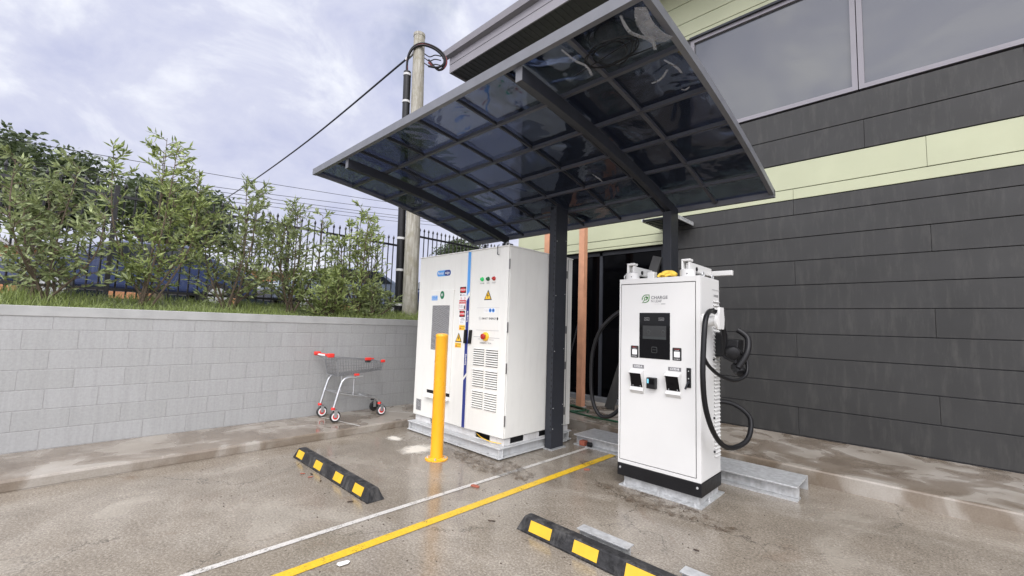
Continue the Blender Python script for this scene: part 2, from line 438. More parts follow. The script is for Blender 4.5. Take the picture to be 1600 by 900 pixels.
sheet('grime_marking', blob(-3.45, 3.35, .55, .22, 8.3), .004, GRIME)
sheet('grime_marking', blob(-1.75, 3.70, .65, .16, 2.3), .004, GRIME)
sheet('grime_marking', blob(-2.75, 4.2, .16, .10, 6.3), .006, GRIME)

# left footpath with its kerb, footpath behind along the building
def kerbed(name, x0, x1, y0, y1, z):
    return tag(MB().box(x0, x1, y0, y1, -.05, z).build(name, PATH, bevel=.015), kind='structure')
kerbed('footpath', -6.52, -5.50, -8, 7.0, .10)
kerbed('footpath', -5.495, 9, 5.40, 7.02, .15)
sheet('spray_paint_marking', [(-6.37, 2.70), (-6.35, 2.69), (-5.52, 2.86), (-5.52, 2.885)], .104, CHALK)
sheet('spray_paint_marking', [(-6.25, 3.62), (-6.23, 3.60), (-5.6, 3.98), (-5.6, 4.0)], .104, CHALK)
# kerb joint slab edge line
tag(MB().box(-5.52, -5.497, -8, 5.38, .0, .092).build('kerb', PATH, bevel=.012), kind='structure')

# retaining wall and raised bank
w = thing('block_wall', (-6.6, 2, 0), 'long grey painted concrete block retaining wall behind the shopping trolley', 'wall')
MB().box(-6.70, -6.50, -9, 7.0, 0, 1.44).build('wall_face', BLOCK, w)
MB().box(-6.705, -6.492, -9, 7.0, 1.44, 1.545).build('capping', mat('grey_capping_block', (.36, .365, .355), .6, var=.12, scale=4, bumpv=.1), w, bevel=.006)
vs = []; fs = []
xs = [-6.70, -7.2, -7.8, -8.4, -9.2, -10.5]; ys = [-40 + 2 * k for k in range(36)]
for j, y in enumerate(ys):
    for i, x in enumerate(xs):
        zz = 1.47 + (.22 * min(1, (-6.7 - x) / 1.4)) + .05 * noise.noise((x, y * .4, 0)) * (i > 0)
        vs.append((x, y, zz))
for j in range(len(ys) - 1):
    for i in range(len(xs) - 1):
        a = j * len(xs) + i; fs.append((a, a + len(xs), a + len(xs) + 1, a + 1))
tag(raw('grass_bank', vs, fs, SOIL), kind='structure')
tag(MB().add([(-200, -160, 1.66), (-10.4, -160, 1.66), (-10.4, 160, 1.66), (-200, 160, 1.66)], [(0, 1, 2, 3)]).build('road', STONE), kind='structure')

def bank_z(x, y): return 1.47 + .22 * min(1, max(0, (-6.7 - x) / 1.4))
vs = []; fs = []
for k in range(15000):
    x = -6.72 - 1.75 * random.random() ** 1.3; y = random.uniform(-3.5, 7.0); z = bank_z(x, y) - .01
    h = random.uniform(.05, .15) * (1 + .8 * noise.noise((x * 1.3, y * 1.3, 3))); a = random.uniform(0, 6.28); wd = .004
    lx, ly = random.gauss(0, .05), random.gauss(0, .05)
    i = len(vs); c, s_ = math.cos(a) * wd, math.sin(a) * wd
    vs += [(x - c, y - s_, z), (x + c, y + s_, z), (x + lx * .4 + c * .7, y + ly * .4 + s_ * .7, z + h * .6), (x + lx * .4 - c * .7, y + ly * .4 - s_ * .7, z + h * .6), (x + lx, y + ly, z + h)]
    fs += [(i, i + 1, i + 2, i + 3), (i + 3, i + 2, i + 4)]
tag(raw('grass', vs, fs, GRASS), 'short green grass growing on top of the bank behind the block wall', 'grass', kind='stuff')

# ------------------------------------------------------------------ shrubs
def foliage(vs, fs, p, d, L, W):
    d = d.normalized(); s = d.cross(Vector((random.gauss(0, 1), random.gauss(0, 1), random.gauss(0, .5)))).normalized()
    u = s.cross(d); m = p + d * L * .5 - u * L * .08
    i = len(vs)
    vs += [p, m + s * W / 2, p + d * L - u * L * .2, m - s * W / 2]
    fs.append((i, i + 1, i + 2, i + 3))
def shrub(name, x, y, h, rad, nst, label, leafm, group, twigs=26, leaves=17, L=.115, W=.029, low=.12, cat='shrub', zb=None, stem_r=.016):
    z0 = bank_z(x, y) - .03 if zb is None else zb
    t = thing(name, (x, y, z0), label, cat, group)
    st = MB(); vs = []; fs = []
    for k in range(nst):
        a = random.uniform(0, 6.28); hh = h * random.uniform(.62, 1.0) if k else h
        rr = rad * random.uniform(.25, .8) * (0.35 if k == 0 else 1)
        base = Vector((x + random.gauss(0, .05), y + random.gauss(0, .05), z0))
        tip = base + Vector((math.cos(a) * rr, math.sin(a) * rr, hh))
        mid = (base + tip) / 2 + Vector((math.cos(a) * rr * .3 + random.gauss(0, .05), math.sin(a) * rr * .3 + random.gauss(0, .05), 0))
        pth = smooth_path([base, mid, tip], 5); st.tube(pth, [stem_r * (1 - .8 * i / (len(pth) - 1)) for i in range(len(pth))], 5)
        for q in range(twigs):
            f = low + (1 - low) * (q + random.random()) / twigs
            idx = f * (len(pth) - 1); i0 = min(int(idx), len(pth) - 2); pb = pth[i0].lerp(pth[i0 + 1], idx - i0)
            b = random.uniform(0, 6.28); tl = rad * (.5 + .5 * random.random()) * (1.05 - .72 * f)
            td = Vector((math.cos(b), math.sin(b), random.uniform(.25, 1.0))).normalized()
            te = pb + td * tl
            st.tube([pb, pb.lerp(te, .5) + Vector((0, 0, .02)), te], [.006, .004, .002], 3)
            for l in range(leaves):
                ff = (l + random.random()) / leaves
                pp = pb.lerp(te, .15 + .85 * ff)
                dd = td * .8 + Vector((random.gauss(0, .7), random.gauss(0, .7), random.gauss(.15, .55)))
                foliage(vs, fs, pp, dd, L * random.uniform(.4, 1.35), W * random.uniform(.6, 1.4))
    st.build('stem', BARK, t); raw('foliage', vs, fs, leafm, t)
    return t
G1 = 'shrubs growing on the bank in front of the fence'
shrub('shrub', -7.55, 2.62, 1.72, .62, 6, 'bushy olive shrub directly above and behind the red trolley handle', LEAF1, G1, 19, 13)
shrub('shrub', -7.55, 3.78, 2.02, .68, 8, 'tall leafy shrub with bright tips right beside the power pole', LEAF2, G1, 20, 13)
shrub('shrub', -7.65, 3.22, 1.25, .42, 3, 'thin open shrub between the bushy olive one and the one beside the pole', LEAF1, G1, 8, 8)
shrub('shrub', -7.25, 3.02, .75, .52, 7, 'low spreading pale shrub at the wall edge below the taller ones', LEAF2, G1, 14, 17, low=.05)
shrub('shrub', -7.35, 3.95, .62, .40, 5, 'small dark low shrub at the foot of the power pole', LEAF1, G1, 12, 15, low=.05)
for sx, sy, sh, sl, sm in ((-7.6, 1.75, 2.0, 'wide tall shrub in the middle of the left stretch of bank', LEAF1),
                       (-7.7, .75, 2.5, 'very tall dense shrub second from the far left on the bank', LEAF2),
                       (-7.6, -.15, 1.7, 'rounded shrub at the far left end of the bank', LEAF1)):
    shrub('shrub', sx, sy, sh, .75, 7, sl, sm, G1, 22, 16)

# ------------------------------------------------------------------ fence
def fence(y0, y1, ztop, label, xf=-8.55):
    t = thing('steel_fence', (xf, (y0 + y1) / 2, 1.68), label, 'fence', 'black steel picket fences on the bank')
    zb = 1.72
    n = max(1, round((y1 - y0) / 2.4)); sp = (y1 - y0) / n
    for k in range(n):
        a = y0 + k * sp + .03; b = y0 + (k + 1) * sp - .03
        m = MB(); m.box(xf - .02, xf + .02, a, b, ztop - .22, ztop - .18); m.box(xf - .02, xf + .02, a, b, zb + .1, zb + .14)
        c = round((b - a) / .125)
        for i in range(c):
            yy = a + (i + .5) * (b - a) / c
            m.tube([(xf, yy, zb), (xf, yy, ztop - .06)], .0125, 6)
            m.lathe((xf, yy, ztop - .075), Z, [(.013, 0), (.022, .012), (.022, .022), (.024, .035), (.003, .085)], 6)
        m.build('picket_panel', FENCEM, t)
    for k in range(n + 1):
        yy = y0 + k * sp
        MB().box(xf - .03, xf + .03, yy - .03, yy + .03, 1.55, ztop - .05).build('post', FENCEM, t, bevel=.004)
fence(-4.4, 5.2, 3.42, 'lower black steel picket fence behind the shrubs, left of the pole')
fence(5.32, 10.2, 3.72, 'taller black steel picket fence between the pole and the building')

# ------------------------------------------------------------------ power pole and wires
t = thing('power_pole', (-8.0, 5.146, 1.6), 'round weathered timber power pole standing by the fence', 'power pole')
MB().tube([(-8.0, 5.15, 1.55), (-8.10, 5.15, 5), (-8.21, 5.15, 8.12)], [.165, .15, .125], 20).build('pole_shaft', POLE, t, smooth=True)
MB().lathe((-8.21, 5.15, 8.06), Z, [(.134, 0), (.136, .03), (.134, .07), (.05, .085)], 20).build('pole_cap', POLE, t, smooth=True)
MB().tube(smooth_path([(-8.18, 4.98, 1.6), (-8.27, 4.98, 4.5), (-8.36, 4.98, 7.2)], 4), .085, 10).build('conduit', BLACKP, t, smooth=True)
for zz in (1.85, 2.6, 3.3, 4.0, 4.9, 5.7, 6.45, 7.1):
    xx = -8.18 - .18 * (zz - 1.6) / 5.6
    m = MB(); m.lathe((xx, 4.98, zz), Z, [(.091, 0), (.091, .05)], 12)
    m.build('strap', INSUL, t)
for dz, dy, mm in ((0, 0, CABLE), (.05, .03, CABLE), (.03, .06, COPPER)):
    MB().tube(smooth_path([(-8.36, 4.97 + dy * .4, 7.05), (-8.34, 4.95, 7.42 + dz), (-8.21, 4.97 + dy * .3, 7.66 + dz), (-8.02, 5.10 + dy * .3, 7.76 + dz), (-7.86, 5.33 + dy, 7.72 + dz), (-7.74, 5.50 + dy, 7.56 + dz), (-7.73, 5.52 + dy, 7.40), (-7.82, 5.42 + dy, 7.30 - dz), (-7.98, 5.28, 7.33 + dz * 3)], 6), .024, 7).build('drop_lead', mm, t, smooth=True)
for zz in (7.38, 7.50, 7.60): MB().tube(smooth_path([(-8.06, 5.22, zz + .03), (-7.97, 5.30, zz - .04), (-7.88, 5.38, zz), (-7.77, 5.47, zz - .03)], 5), .013, 5).build('tail_wire', CABLE, t)
MB().bar((-8.22, 5.05, 7.66), (-8.48, 5.0, 7.56), .05, .06).build('cable_anchor', GALV, t)
ca = MB().tube(smooth_path([(-8.48, 5.0, 7.57), (-15, 4.93, 7.13), (-24, 4.7, 6.9), (-40, 4.3, 7.1)], 8), .024, 6).build('service_cable', CABLE)
tag(ca, 'thick black service cable running from the power pole top off to the left', 'cable')
t = thing('power_pole', (-40, 4.3, 1.6), 'distant thin grey power pole across the street, holding the thick cable', 'power pole')
MB().tube([(-40, 4.3, 1.6), (-40, 4.3, 7.6)], [.15, .11], 10).build('pole_shaft', POLE, t, smooth=True)
MB().box(-40.05, -39.95, 3.6, 5.0, 7.1, 7.2).build('crossarm', POLE, t)
WL = ['topmost thin power line crossing the sky above the shrubs', 'second thin power line from the top above the shrubs', 'middle thin power line of the five above the shrubs',
      'second thin power line from the bottom above the shrubs', 'lowest thin power line above the shrubs']
for (za, sl), lab in zip(((7.283, .09), (6.845, .108), (6.626, .091), (6.48, .094), (6.297, .095)), WL):
    o = MB().tube([(-20, y, za + sl * (y - 6.7) + .0012 * (y - 9) ** 2) for y in range(-30, 41, 5)], .012, 4).build('power_line', CABLE)
    tag(o, lab, 'power line', 'thin power lines crossing the sky')

# ------------------------------------------------------------------ beyond the fence: cars, low building, trees
def car(x, y, label, paint, ry=0):
    t = thing('parked_car', (x, y, 1.66), label, 'car', 'cars parked beyond the fence')
    prof = [(-2.2, .35), (-2.25, .62), (-2.1, .85), (-1.25, .98), (-.55, 1.40), (.75, 1.45), (1.55, 1.05), (2.1, .95), (2.2, .7), (2.18, .35)]
    m = MB(); m.prism(prof, (x - .85, y, 1.66), Y, Z, X, 1.7); m.build('body', paint, t, bevel=.09, seg=3, smooth=False)
    for sx in (-.862, .853):
        gl = MB(); gl.prism([(-1.0, .98), (-.5, 1.34), (.05, 1.38), (.05, .99)], (x + sx, y, 1.66), Y, Z, X, .009)
        gl.prism([(.12, .99), (.12, 1.38), (.7, 1.38), (1.25, 1.05)], (x + sx, y, 1.66), Y, Z, X, .009)
        gl.build('side_window', CARG, t)
    m = MB(); m.hexa([(x - .7, y - 1.22, 2.70), (x + .7, y - 1.22, 2.70), (x - .7, y - 1.2, 2.68), (x + .7, y - 1.2, 2.68), (x - .62, y - .62, 3.05), (x + .62, y - .62, 3.05), (x - .62, y - .6, 3.03), (x + .62, y - .6, 3.03)]); m.build('windscreen', CARG, t)
    for sy in (-1.4, 1.35):
        for sx in (-.86, .66):
            wh = MB().lathe((x + sx, y + sy, 1.66 + .32), X, [(.32, 0), (.33, .05), (.33, .15), (.32, .2)], 18).build('wheel', RUBBER, t, smooth=True)
            MB().lathe((x + sx - .004, y + sy, 1.98), X, [(.2, 0), (.2, .208)], 14).build('rim', GALV, wh, smooth=True)
    for sx in (-.8, .5):
        MB().box(x + sx, x + sx + .3, y - 2.24, y - 2.15, 1.66 + .62, 1.66 + .76).build('headlight', STW, t)
car(-13.2, 6.0, 'silver blue parked car seen between the shrub stems', CARS)
car(-13.2, 9.9, 'dark blue parked car seen through the fence right of the pole', CARB)
car(-13.2, 1.2, 'dark blue parked car behind the shrubs at the far left', CARB)
t = thing('shop_building', (-27, 8, 1.66), 'low orange walled building with pale roof across the street', 'building')
MB().box(-34, -26, -6, 17, 1.66, 4.0).build('wall', ORBR, t)
MB().box(-34.4, -25.6, -6.4, 17.4, 4.0, 4.2).build('roof', ROOFG, t)
for k in range(6): MB().box(-26.02, -25.95, -4 + 3.4 * k, -2.2 + 3.4 * k, 1.9, 3.3).build('window', CARG, t)
def crown_tree(x, y, h, r, label, n=8000, m=LEAF3, zb=1.62):
    t = thing('tree', (x, y, zb), label, 'tree', 'trees beyond the street')
    st = MB(); st.tube(smooth_path([(x, y, zb), (x + .1, y, zb + h * .35), (x, y + .1, zb + h * .75)], 4), [.2 - .018 * k for k in range(9)], 7)
    vs = []; fs = []
    for k in range(22):
        a = random.uniform(0, 6.28); el = random.uniform(-.25, 1.0); d = r * random.uniform(.35, .8)
        c = Vector((x + math.cos(a) * d * math.cos(el), y + math.sin(a) * d * math.cos(el), zb + h * .62 + math.sin(el) * h * .33))
        st.tube([(x, y, zb + h * random.uniform(.3, .5)), c], [.06, .02], 4)
        for q in range(n // 22):
            cg = lambda q_: max(-1.7, min(1.7, random.gauss(0, 1))) * q_
            p = c + Vector((cg(r * .15), cg(r * .15), cg(r * .13)))
            foliage(vs, fs, p, Vector((random.gauss(0, 1), random.gauss(0, 1), random.gauss(0, .7))), .2, .10)
    st.build('trunk', BARK, t); raw('crown', vs, fs, m, t)
crown_tree(-25, 20.2, 6.2, 2.2, 'distant round tree whose top shows above the cabinet through the fence')
crown_tree(-19, 2.2, 4.6, 2.2, 'broad distant tree behind the shrubs left of the trolley')
crown_tree(-22, -1.0, 6.0, 2.6, 'taller distant tree behind the shrubs at the far left')

# ------------------------------------------------------------------ building
t = thing('commercial_building', (-1, 7, 0), 'two storey building with dark grey and pale green board cladding', 'building')
DOOR = (-5.75, -3.22)
m = MB(); m.box(-6.6, DOOR[0], 7.03, 15, 0, 7.56); m.box(DOOR[1], 9, 7.03, 15, 0, 4.6); m.box(DOOR[0], DOOR[1], 7.03, 15, 2.98, 4.6)
m.box(DOOR[0], DOOR[1], 9.0, 15, 0, 2.98); m.box(DOOR[0], -2.74, 7.03, 15, 4.6, 7.56); m.box(-2.74, 9, 7.03, 15, 6.46, 7.56); m.box(-2.74, 9, 7.6, 15, 4.6, 6.46)
m.build('wall', SOFF, t)
def boards(x0, x1, zs, m, name, gap=.010):
    b = MB()
    for q, (a, c) in enumerate(zip(zs[:-1], zs[1:])):
        cuts = [x0] + [x for x in (x0 + 1.9 + 1.37 * (q % 3) + 4.2 * k for k in range(4)) if x < x1 - .5] + [x1]
        for xa, xb in zip(cuts[:-1], cuts[1:]):
            dy = random.uniform(-.0015, .0015)
            b.box(xa + (.0015 if xa > x0 else 0), xb - (.0015 if xb < x1 else 0), 7.0 + dy, 7.028, a + gap / 2, c - gap / 2)
    return b.build(name, m, t, bevel=.003)
boards(-3.2, 9, [.16, .53, .86, 1.20, 1.52, 1.86, 2.19, 2.53, 2.855, 3.18, 3.40], GREYB, 'grey_cladding')
boards(-6.6, DOOR[0] - .02, [.16, .53, .86, 1.20, 1.52, 1.86, 2.19, 2.53, 2.96], GREYB, 'grey_cladding')
boards(-6.6, -3.21, [2.975, 3.03, 3.17, 3.56, 3.94], GREENB, 'green_cladding')
boards(-3.2, 9, [3.405, 3.56, 3.94], GREENB, 'green_cladding')
boards(-6.6, 9, [3.945, 4.33, 4.72], GREYB, 'grey_cladding')
boards(-6.6, -2.78, [4.725, 5.1, 5.48, 5.86, 6.24, 6.46], GREYB, 'grey_cladding')
boards(-6.6, 9, [6.465, 6.55, 6.80, 7.16, 7.56], GREENB, 'green_cladding')
# dark glazed doorway
d = MB()
d.box(DOOR[0], DOOR[0] + .06, 7.10, 7.18, .23, 2.97); d.box(DOOR[1] - .06, DOOR[1], 7.10, 7.18, .23, 2.97); d.box(-4.52, -4.46, 7.10, 7.18, .23, 2.97); d.box(DOOR[0] + .06, DOOR[1] - .06, 7.10, 7.18, 2.9, 2.97)
df = d.build('door_frame', CHAR, t)
MB().box(DOOR[0] + .06, DOOR[1] - .06, 7.13, 7.14, .23, 2.9).build('pane', TINTG, df)
MB().box(DOOR[0] + .01, DOOR[1] - .01, 6.985, 7.2, .15, .232).build('door_sill', SILL, t, bevel=.004)
# upper windows
for k in range(4):
    x0 = -2.735 + 2.2 * k; wf = MB()
    wf.box(x0, x0 + .06, 7.02, 7.1, 4.76, 6.44); wf.box(x0 + 2.13, x0 + 2.19, 7.02, 7.1, 4.76, 6.44); wf.box(x0 + .06, x0 + 2.13, 7.02, 7.1, 4.76, 4.82); wf.box(x0 + .06, x0 + 2.13, 7.02, 7.1, 6.38, 6.44)
    o = wf.build('window', FASC, t)
    MB().box(x0 + .06, x0 + 2.13, 7.06, 7.07, 4.82, 6.38).build('pane', mat('window_glass_reflective', (.10, .105, .115), .03, metal=.35, var=.02, scale=.4) if k == 0 else MATS['window_glass_reflective'], o)
MB().box(-2.74, 9, 6.98, 7.02, 6.44, 6.475).build('window_flashing', CHAR, t)
# eave
r = MB(); r.box(-8.15, 9, 6.0, 6.03, 7.56, 7.76); r.box(-8.15, 9, 5.992, 6.03, 7.765, 7.92); r.box(-8.15, -8.12, 6.03, 15, 7.56, 7.92)
r.build('fascia', FASC, t)
g_ = MB(); g_.prism([(0, 0), (-.10, .03), (-.13, .16), (-.11, .16), (-.09, .05), (0, .03)], (-8.32, 5.99, 7.93), Y, Z, X, 17.3)
g_.box(-8.15, 9, 6.0, 15, 7.93, 8.0)
g_.build('gutter', FASC, t)
sf = MB(); sf.box(-8.12, 9, 6.03, 7.03, 7.60, 7.63); sf.box(-8.12, -6.6, 7.03, 15, 7.60, 7.63)
for k in range(120): sf.box(-8.1 + k * .14, -8.1 + k * .14 + .05, 6.04, 6.99, 7.592, 7.6)
sf.build('soffit', SOFF, t)
MB().box(-8.12, 9, 6.05, 15, 7.68, 7.7).build('roof', FASC, t)

def tpost(x, label):
    p = thing('timber_post', (x, 6.3, .15), label, 'post', 'orange timber posts by the doorway')
    MB().box(x - .055, x + .055, 6.25, 6.36, .16, 3.4).build('post_shaft', ORANGEW, p, bevel=.004)
    MB().box(x - .075, x + .075, 6.23, 6.38, .15, .16).build('base_plate', GALV, p)
tpost(-4.36, 'full height orange timber post in front of the dark doorway')
tpost(-5.16, 'orange timber post half hidden behind the white cabinet top')

# perforated awning tray on the wall
t = thing('perforated_tray', (-2.95, 6.6, 3.25), 'black perforated metal tray fixed to the wall above the charger', 'cable tray')
m = MB(); m.box(-3.22, -2.70, 6.28, 6.99, 3.24, 3.252)
for k in range(7): m.box(-3.22, -2.70, 6.30 + k * .1, 6.34 + k * .1, 3.225, 3.24)
m.build('tray_base', CHAR, t)
m = MB()
for x0 in (-3.232, -2.70):
    m.box(x0, x0 + .012, 6.28, 6.99, 3.22, 3.235); m.box(x0, x0 + .012, 6.28, 6.99, 3.265, 3.28)
    for k in range(15): m.box(x0, x0 + .012, 6.28 + k * .05, 6.295 + k * .05, 3.235, 3.265)
m.build('tray_rail', GALV, t)
o = MB().bar((-3.93, 6.52, .16), (-3.26, 6.92, 2.75), .16, .05, up=(0, 1, 0)).build('leaning_plank', GREYB, bevel=.004)
tag(o, 'dark grey plank leaning against the wall behind the charger', 'plank')

# broom and hose on the back path
t = thing('broom', (-5.2, 6.9, .15), 'broom with pale lilac bristles leaning in the doorway behind the cabinet', 'broom')
o_ = Vector((-5.0, 6.62, 0))
MB().hexa([(-5.13, 6.55, .155), (-4.87, 6.55, .155), (-5.13, 6.66, .155), (-4.87, 6.66, .155), (-5.11, 6.57, .30), (-4.89, 6.57, .30), (-5.11, 6.64, .30), (-4.89, 6.64, .30)]).build('bristle_head', BROOMH, t, bevel=.01)
MB().tube([(-5.0, 6.6, .30), (-5.0, 6.62, .36), (-4.87, 6.98, 1.75)], .014, 7).build('handle', BLACKP, t)
hp = []
for k in range(46):
    a = k / 46 * 2 * math.pi * 2.6; rr = .42 + .04 * math.sin(a * .7 + 1)
    hp.append((-4.55 + math.cos(a) * rr * 1.25, 5.95 + math.sin(a) * rr * .55, .163 + .009 * (k // 17)))
hp += [(-3.9, 5.72, .165), (-3.4, 5.70, .165), (-2.8, 5.78, .165), (-2.2, 5.95, .165)]
tag(MB().tube(smooth_path(hp, 3), .014, 6).build('garden_hose', HOSEG, smooth=True), 'dark green garden hose lying coiled on the path behind the cabinet', 'hose')

# galvanised beam between cabinet skid and charger
t = thing('steel_channel', (-2.2, 4.95, 0), 'wide galvanised steel channel on the ground behind the charger', 'steel beam')
MB().box(-3.36, -.9, 4.72, 5.20, .118, .132).build('top_plate', GALV, t, bevel=.003)
m = MB(); m.box(-3.36, -.9, 4.79, 4.81, .014, .118); m.box(-3.36, -.9, 4.72, 4.86, 0, .012)
m.build('web', GALV, t)
MB().box(-3.36, -.9, 5.18, 5.20, 0, .118).build('rear_web', GALV, t)
t = thing('red_clamp', (-3.2, 4.7, 0), 'small red clamp on the lower edge of the galvanised channel', 'clamp')
MB().box(-3.26, -3.18, 4.70, 4.78, .013, .075).build('clamp_body', REDBR, t, bevel=.008)
MB().lathe((-3.15, 4.74, .04), X, [(.03, 0), (.03, .05)], 12).build('knob', BLACKP, t)

# ------------------------------------------------------------------ canopy
XL, XR, YF, YB = -5.8, -1.085, 2.16, 4.98
def cz(y):
    k = (y - YF) / (YB - YF); return 3.43 - .49 * k + .075 * 4 * k * (1 - k)
YS = [YF + (YB - YF) * k / 14 for k in range(15)]
t = thing('solar_canopy', (-3.4, 4.4, 0), 'large charcoal steel canopy with dark tinted panels over the cabinet and charger', 'canopy')
def curved(m, x0, x1, lo, hi, y0=YF, y1=YB, n=14):
    ys = [y0 + (y1 - y0) * k / n for k in range(n + 1)]
    vs = []; fs = []
    for y in ys: vs += [(x0, y, cz(y) + lo), (x1, y, cz(y) + lo), (x1, y, cz(y) + hi), (x0, y, cz(y) + hi)]
    for k in range(n):
        a = 4 * k
        for j in range(4): fs.append((a + j, a + (j + 1) % 4, a + 4 + (j + 1) % 4, a + 4 + j))
    fs += [(0, 3, 2, 1), (4 * n, 4 * n + 1, 4 * n + 2, 4 * n + 3)]
    return m.add(vs, fs)
m = MB(); m.box(XL, XR, YF - .03, YF + .012, 3.405, 3.485); m.box(XL, XR, YB - .02, YB + .03, cz(YB) - .03, cz(YB) + .05)
curved(m, XL, XL + .04, -.02, .05); curved(m, XR - .04, XR, -.02, .05)
m.build('edge_frame', FRAME, t)
PUR = [2.68, 3.19, 3.67, 4.13, 4.57]
for y in PUR: MB().box(XL + .04, XR - .04, y - .017, y + .017, cz(y) - .02, cz(y) + .012).build('purlin', BARM, t)
for x in (-1.66, -2.26, -2.85, -3.43, -4.01, -4.58, -5.16):
    m = MB(); gw = .016 if x > -2 else .010; curved(m, x - gw, x + gw, -.016, .014); m.build('glazing_bar', BARM if x > -2 else CHAR, t)
m = MB(); curved(m, XL + .03, XR - .03, .018, .024, YF + .01, YB - .01); m.build('tinted_panel', PANEL, t)
for x in (-2.1, -4.88):
    m = MB(); curved(m, x - .03, x + .03, -.135, -.024, YF + .02, 4.92); m.build('rafter', CHAR, t, bevel=.004)
    MB().box(x - .032, x + .032, YF + .012, YF + .018, cz(YF) - .137, cz(YF) - .026).build('rafter_cap', FRAME, t)
def cpost(x0, x1, y0, y1, h):
    o = MB(); o.box(x0, x1, y0, y1, .012, h); o = o.build('post', CHAR, t, bevel=.006)
    b = MB(); b.box(x0 - .03, x1 + .03, y0 - .02, y1 + .02, 0, .012); b.build('base_plate', GALV, o)
    return o
p1 = cpost(-3.478, -3.378, 4.27, 4.52, 3.02)
m = MB()
for k in range(40): m.box(-3.395, -3.385, 4.266, 4.271, .2 + k * .07, .225 + k * .07)
m.build('slot', DARKHOLE, p1)
m = MB()
for zz in (.25, .5, 1.2, 1.9, 2.6): m.lathe((-3.378, 4.30, zz), X, [(.007, 0), (.006, .004)], 8); m.lathe((-3.378, 4.49, zz + .03), X, [(.007, 0), (.006, .004)], 8)
m.build('rivet', GALV, p1)
cpost(-2.15, -2.05, 4.68, 4.88, cz(4.78) - .13); cpost(-4.93, -4.83, 4.84, 5.0, cz(4.9) - .13)
m = MB(); m.box(-3.64, -3.478, 4.28, 4.34, 3.0, 3.07); m.box(-3.44, -3.40, 4.3, 5.1, 3.02, 3.07); m.box(-3.46, -3.36, 5.02, 5.12, 2.985, 3.02)
m.build('bracket_arm', CHAR, t)
# hanging protective film and loose cable at the underside
def ribbon(pts, w, name='protective_film', mm=FILM):
    pts = smooth_path(pts, 5); vs = []; fs = []
    for i, p in enumerate(pts):
        d = (pts[min(i + 1, len(pts) - 1)] - pts[max(i - 1, 0)]).normalized(); s = d.cross(Vector((.3, .2, 1))).normalized()
        ww = w * (.6 + .4 * math.sin(3.1 * i / (len(pts) - 1)))
        for q in (-1, 1):
            for h in (0, .0015): vs.append(p + s * q * ww / 2 + Vector((0, 0, h)))
        if i:
            a = 4 * (i - 1); fs += [(a, a + 2, a + 6, a + 4), (a + 1, a + 5, a + 7, a + 3), (a, a + 4, a + 5, a + 1), (a + 2, a + 3, a + 7, a + 6)]
    MB().add(vs, fs).build(name, mm, t)
def cp(x, y, d=0): return (x, y, cz(y) - d)
ribbon([cp(-1.28, 2.20, .02), cp(-1.27, 2.30, .07), cp(-1.19, 2.42, .09), cp(-1.20, 2.50, .10)], .030)
ribbon([cp(-1.16, 2.22, .015), cp(-1.19, 2.34, .03), cp(-1.17, 2.46, .045), cp(-1.13, 2.55, .03)], .12)
ribbon([cp(-1.25, 2.74, .005), cp(-1.20, 2.82, .03), cp(-1.19, 2.90, .035)], .022)
ribbon([cp(-1.42, 2.90, .02), cp(-1.34, 2.88, .03), cp(-1.27, 2.84, .01)], .018)
ribbon([cp(-1.76, 2.24, .004), cp(-1.74, 2.36, .02), cp(-1.70, 2.46, .03), cp(-1.71, 2.54, .05)], .028)
ribbon([cp(-1.28, 3.10, .005), cp(-1.25, 3.11, .015), cp(-1.22, 3.11, .0)], .014)
ribbon([cp(-2.6, 3.9, .004), cp(-2.56, 4.0, .03), cp(-2.58, 4.07, .02)], .030)
cl = []
for k in range(50):
    a = k * .42; cl.append(Vector((-1.48 + .15 * math.cos(a) * (1 + .3 * math.sin(k * .31)), 2.42 + .12 * math.sin(a) * (1 + .2 * math.cos(k * .57)), cz(2.42) - .03 - .03 * abs(math.sin(k * .21)))))
MB().tube(smooth_path([cp(-1.85, 2.52, .01)] + cl + [cp(-1.2, 2.58, .01)], 3), .0045, 5).build('loose_cable', CABLE, t)

# ------------------------------------------------------------------ battery cabinet on skid
t = thing('steel_skid', (-4.39, 4.2, 0), 'galvanised I-beam skid frame under the big cabinet', 'skid')
def ibeam(m, p, q, w, h, tf=.010):
    p = Vector(p); q = Vector(q); up = Vector((0, 0, 1))
    m.bar(p + up * tf / 2, q + up * tf / 2, w, tf); m.bar(p + up * (h - tf / 2), q + up * (h - tf / 2), w, tf); m.bar(p + up * (h / 2), q + up * (h / 2), .010, h - 2 * tf)
    return m
for a, b in (((-5.315, 3.54, .014), (-3.475, 3.54, .014)), ((-5.315, 4.80, .014), (-3.50, 4.80, .014))):
    ibeam(MB(), a, b, .12, .118, .012).build('long_beam', SKIDP, t, bevel=.002)
ibeam(MB(), (-3.535, 3.602, .014), (-3.535, 4.738, .014), .12, .1175, .012).build('cross_beam', SKIDP, t, bevel=.002)
ibeam(MB(), (-5.255, 3.602, .014), (-5.255, 4.738, .014), .12, .1175, .012).build('cross_beam', SKIDP, t, bevel=.002)
for xx in (-5.25, -4.35, -3.55):
    for yy in (3.545, 4.80): MB().box(xx - .04, xx + .04, yy - .04, yy + .04, 0, .0138).build('packer', CHAR, t)
for xx in (-5.28, -4.75, -4.2, -3.7): MB().lathe((xx, 3.502, .026), Z, [(.013, 0), (.013, .018)], 6).build('bolt', GALV, t)
for xx in (-3.50, -5.29): MB().box(xx - .006, xx + .006, 3.49, 3.533, .027, .119).build('end_stiffener', SKIDP, t)

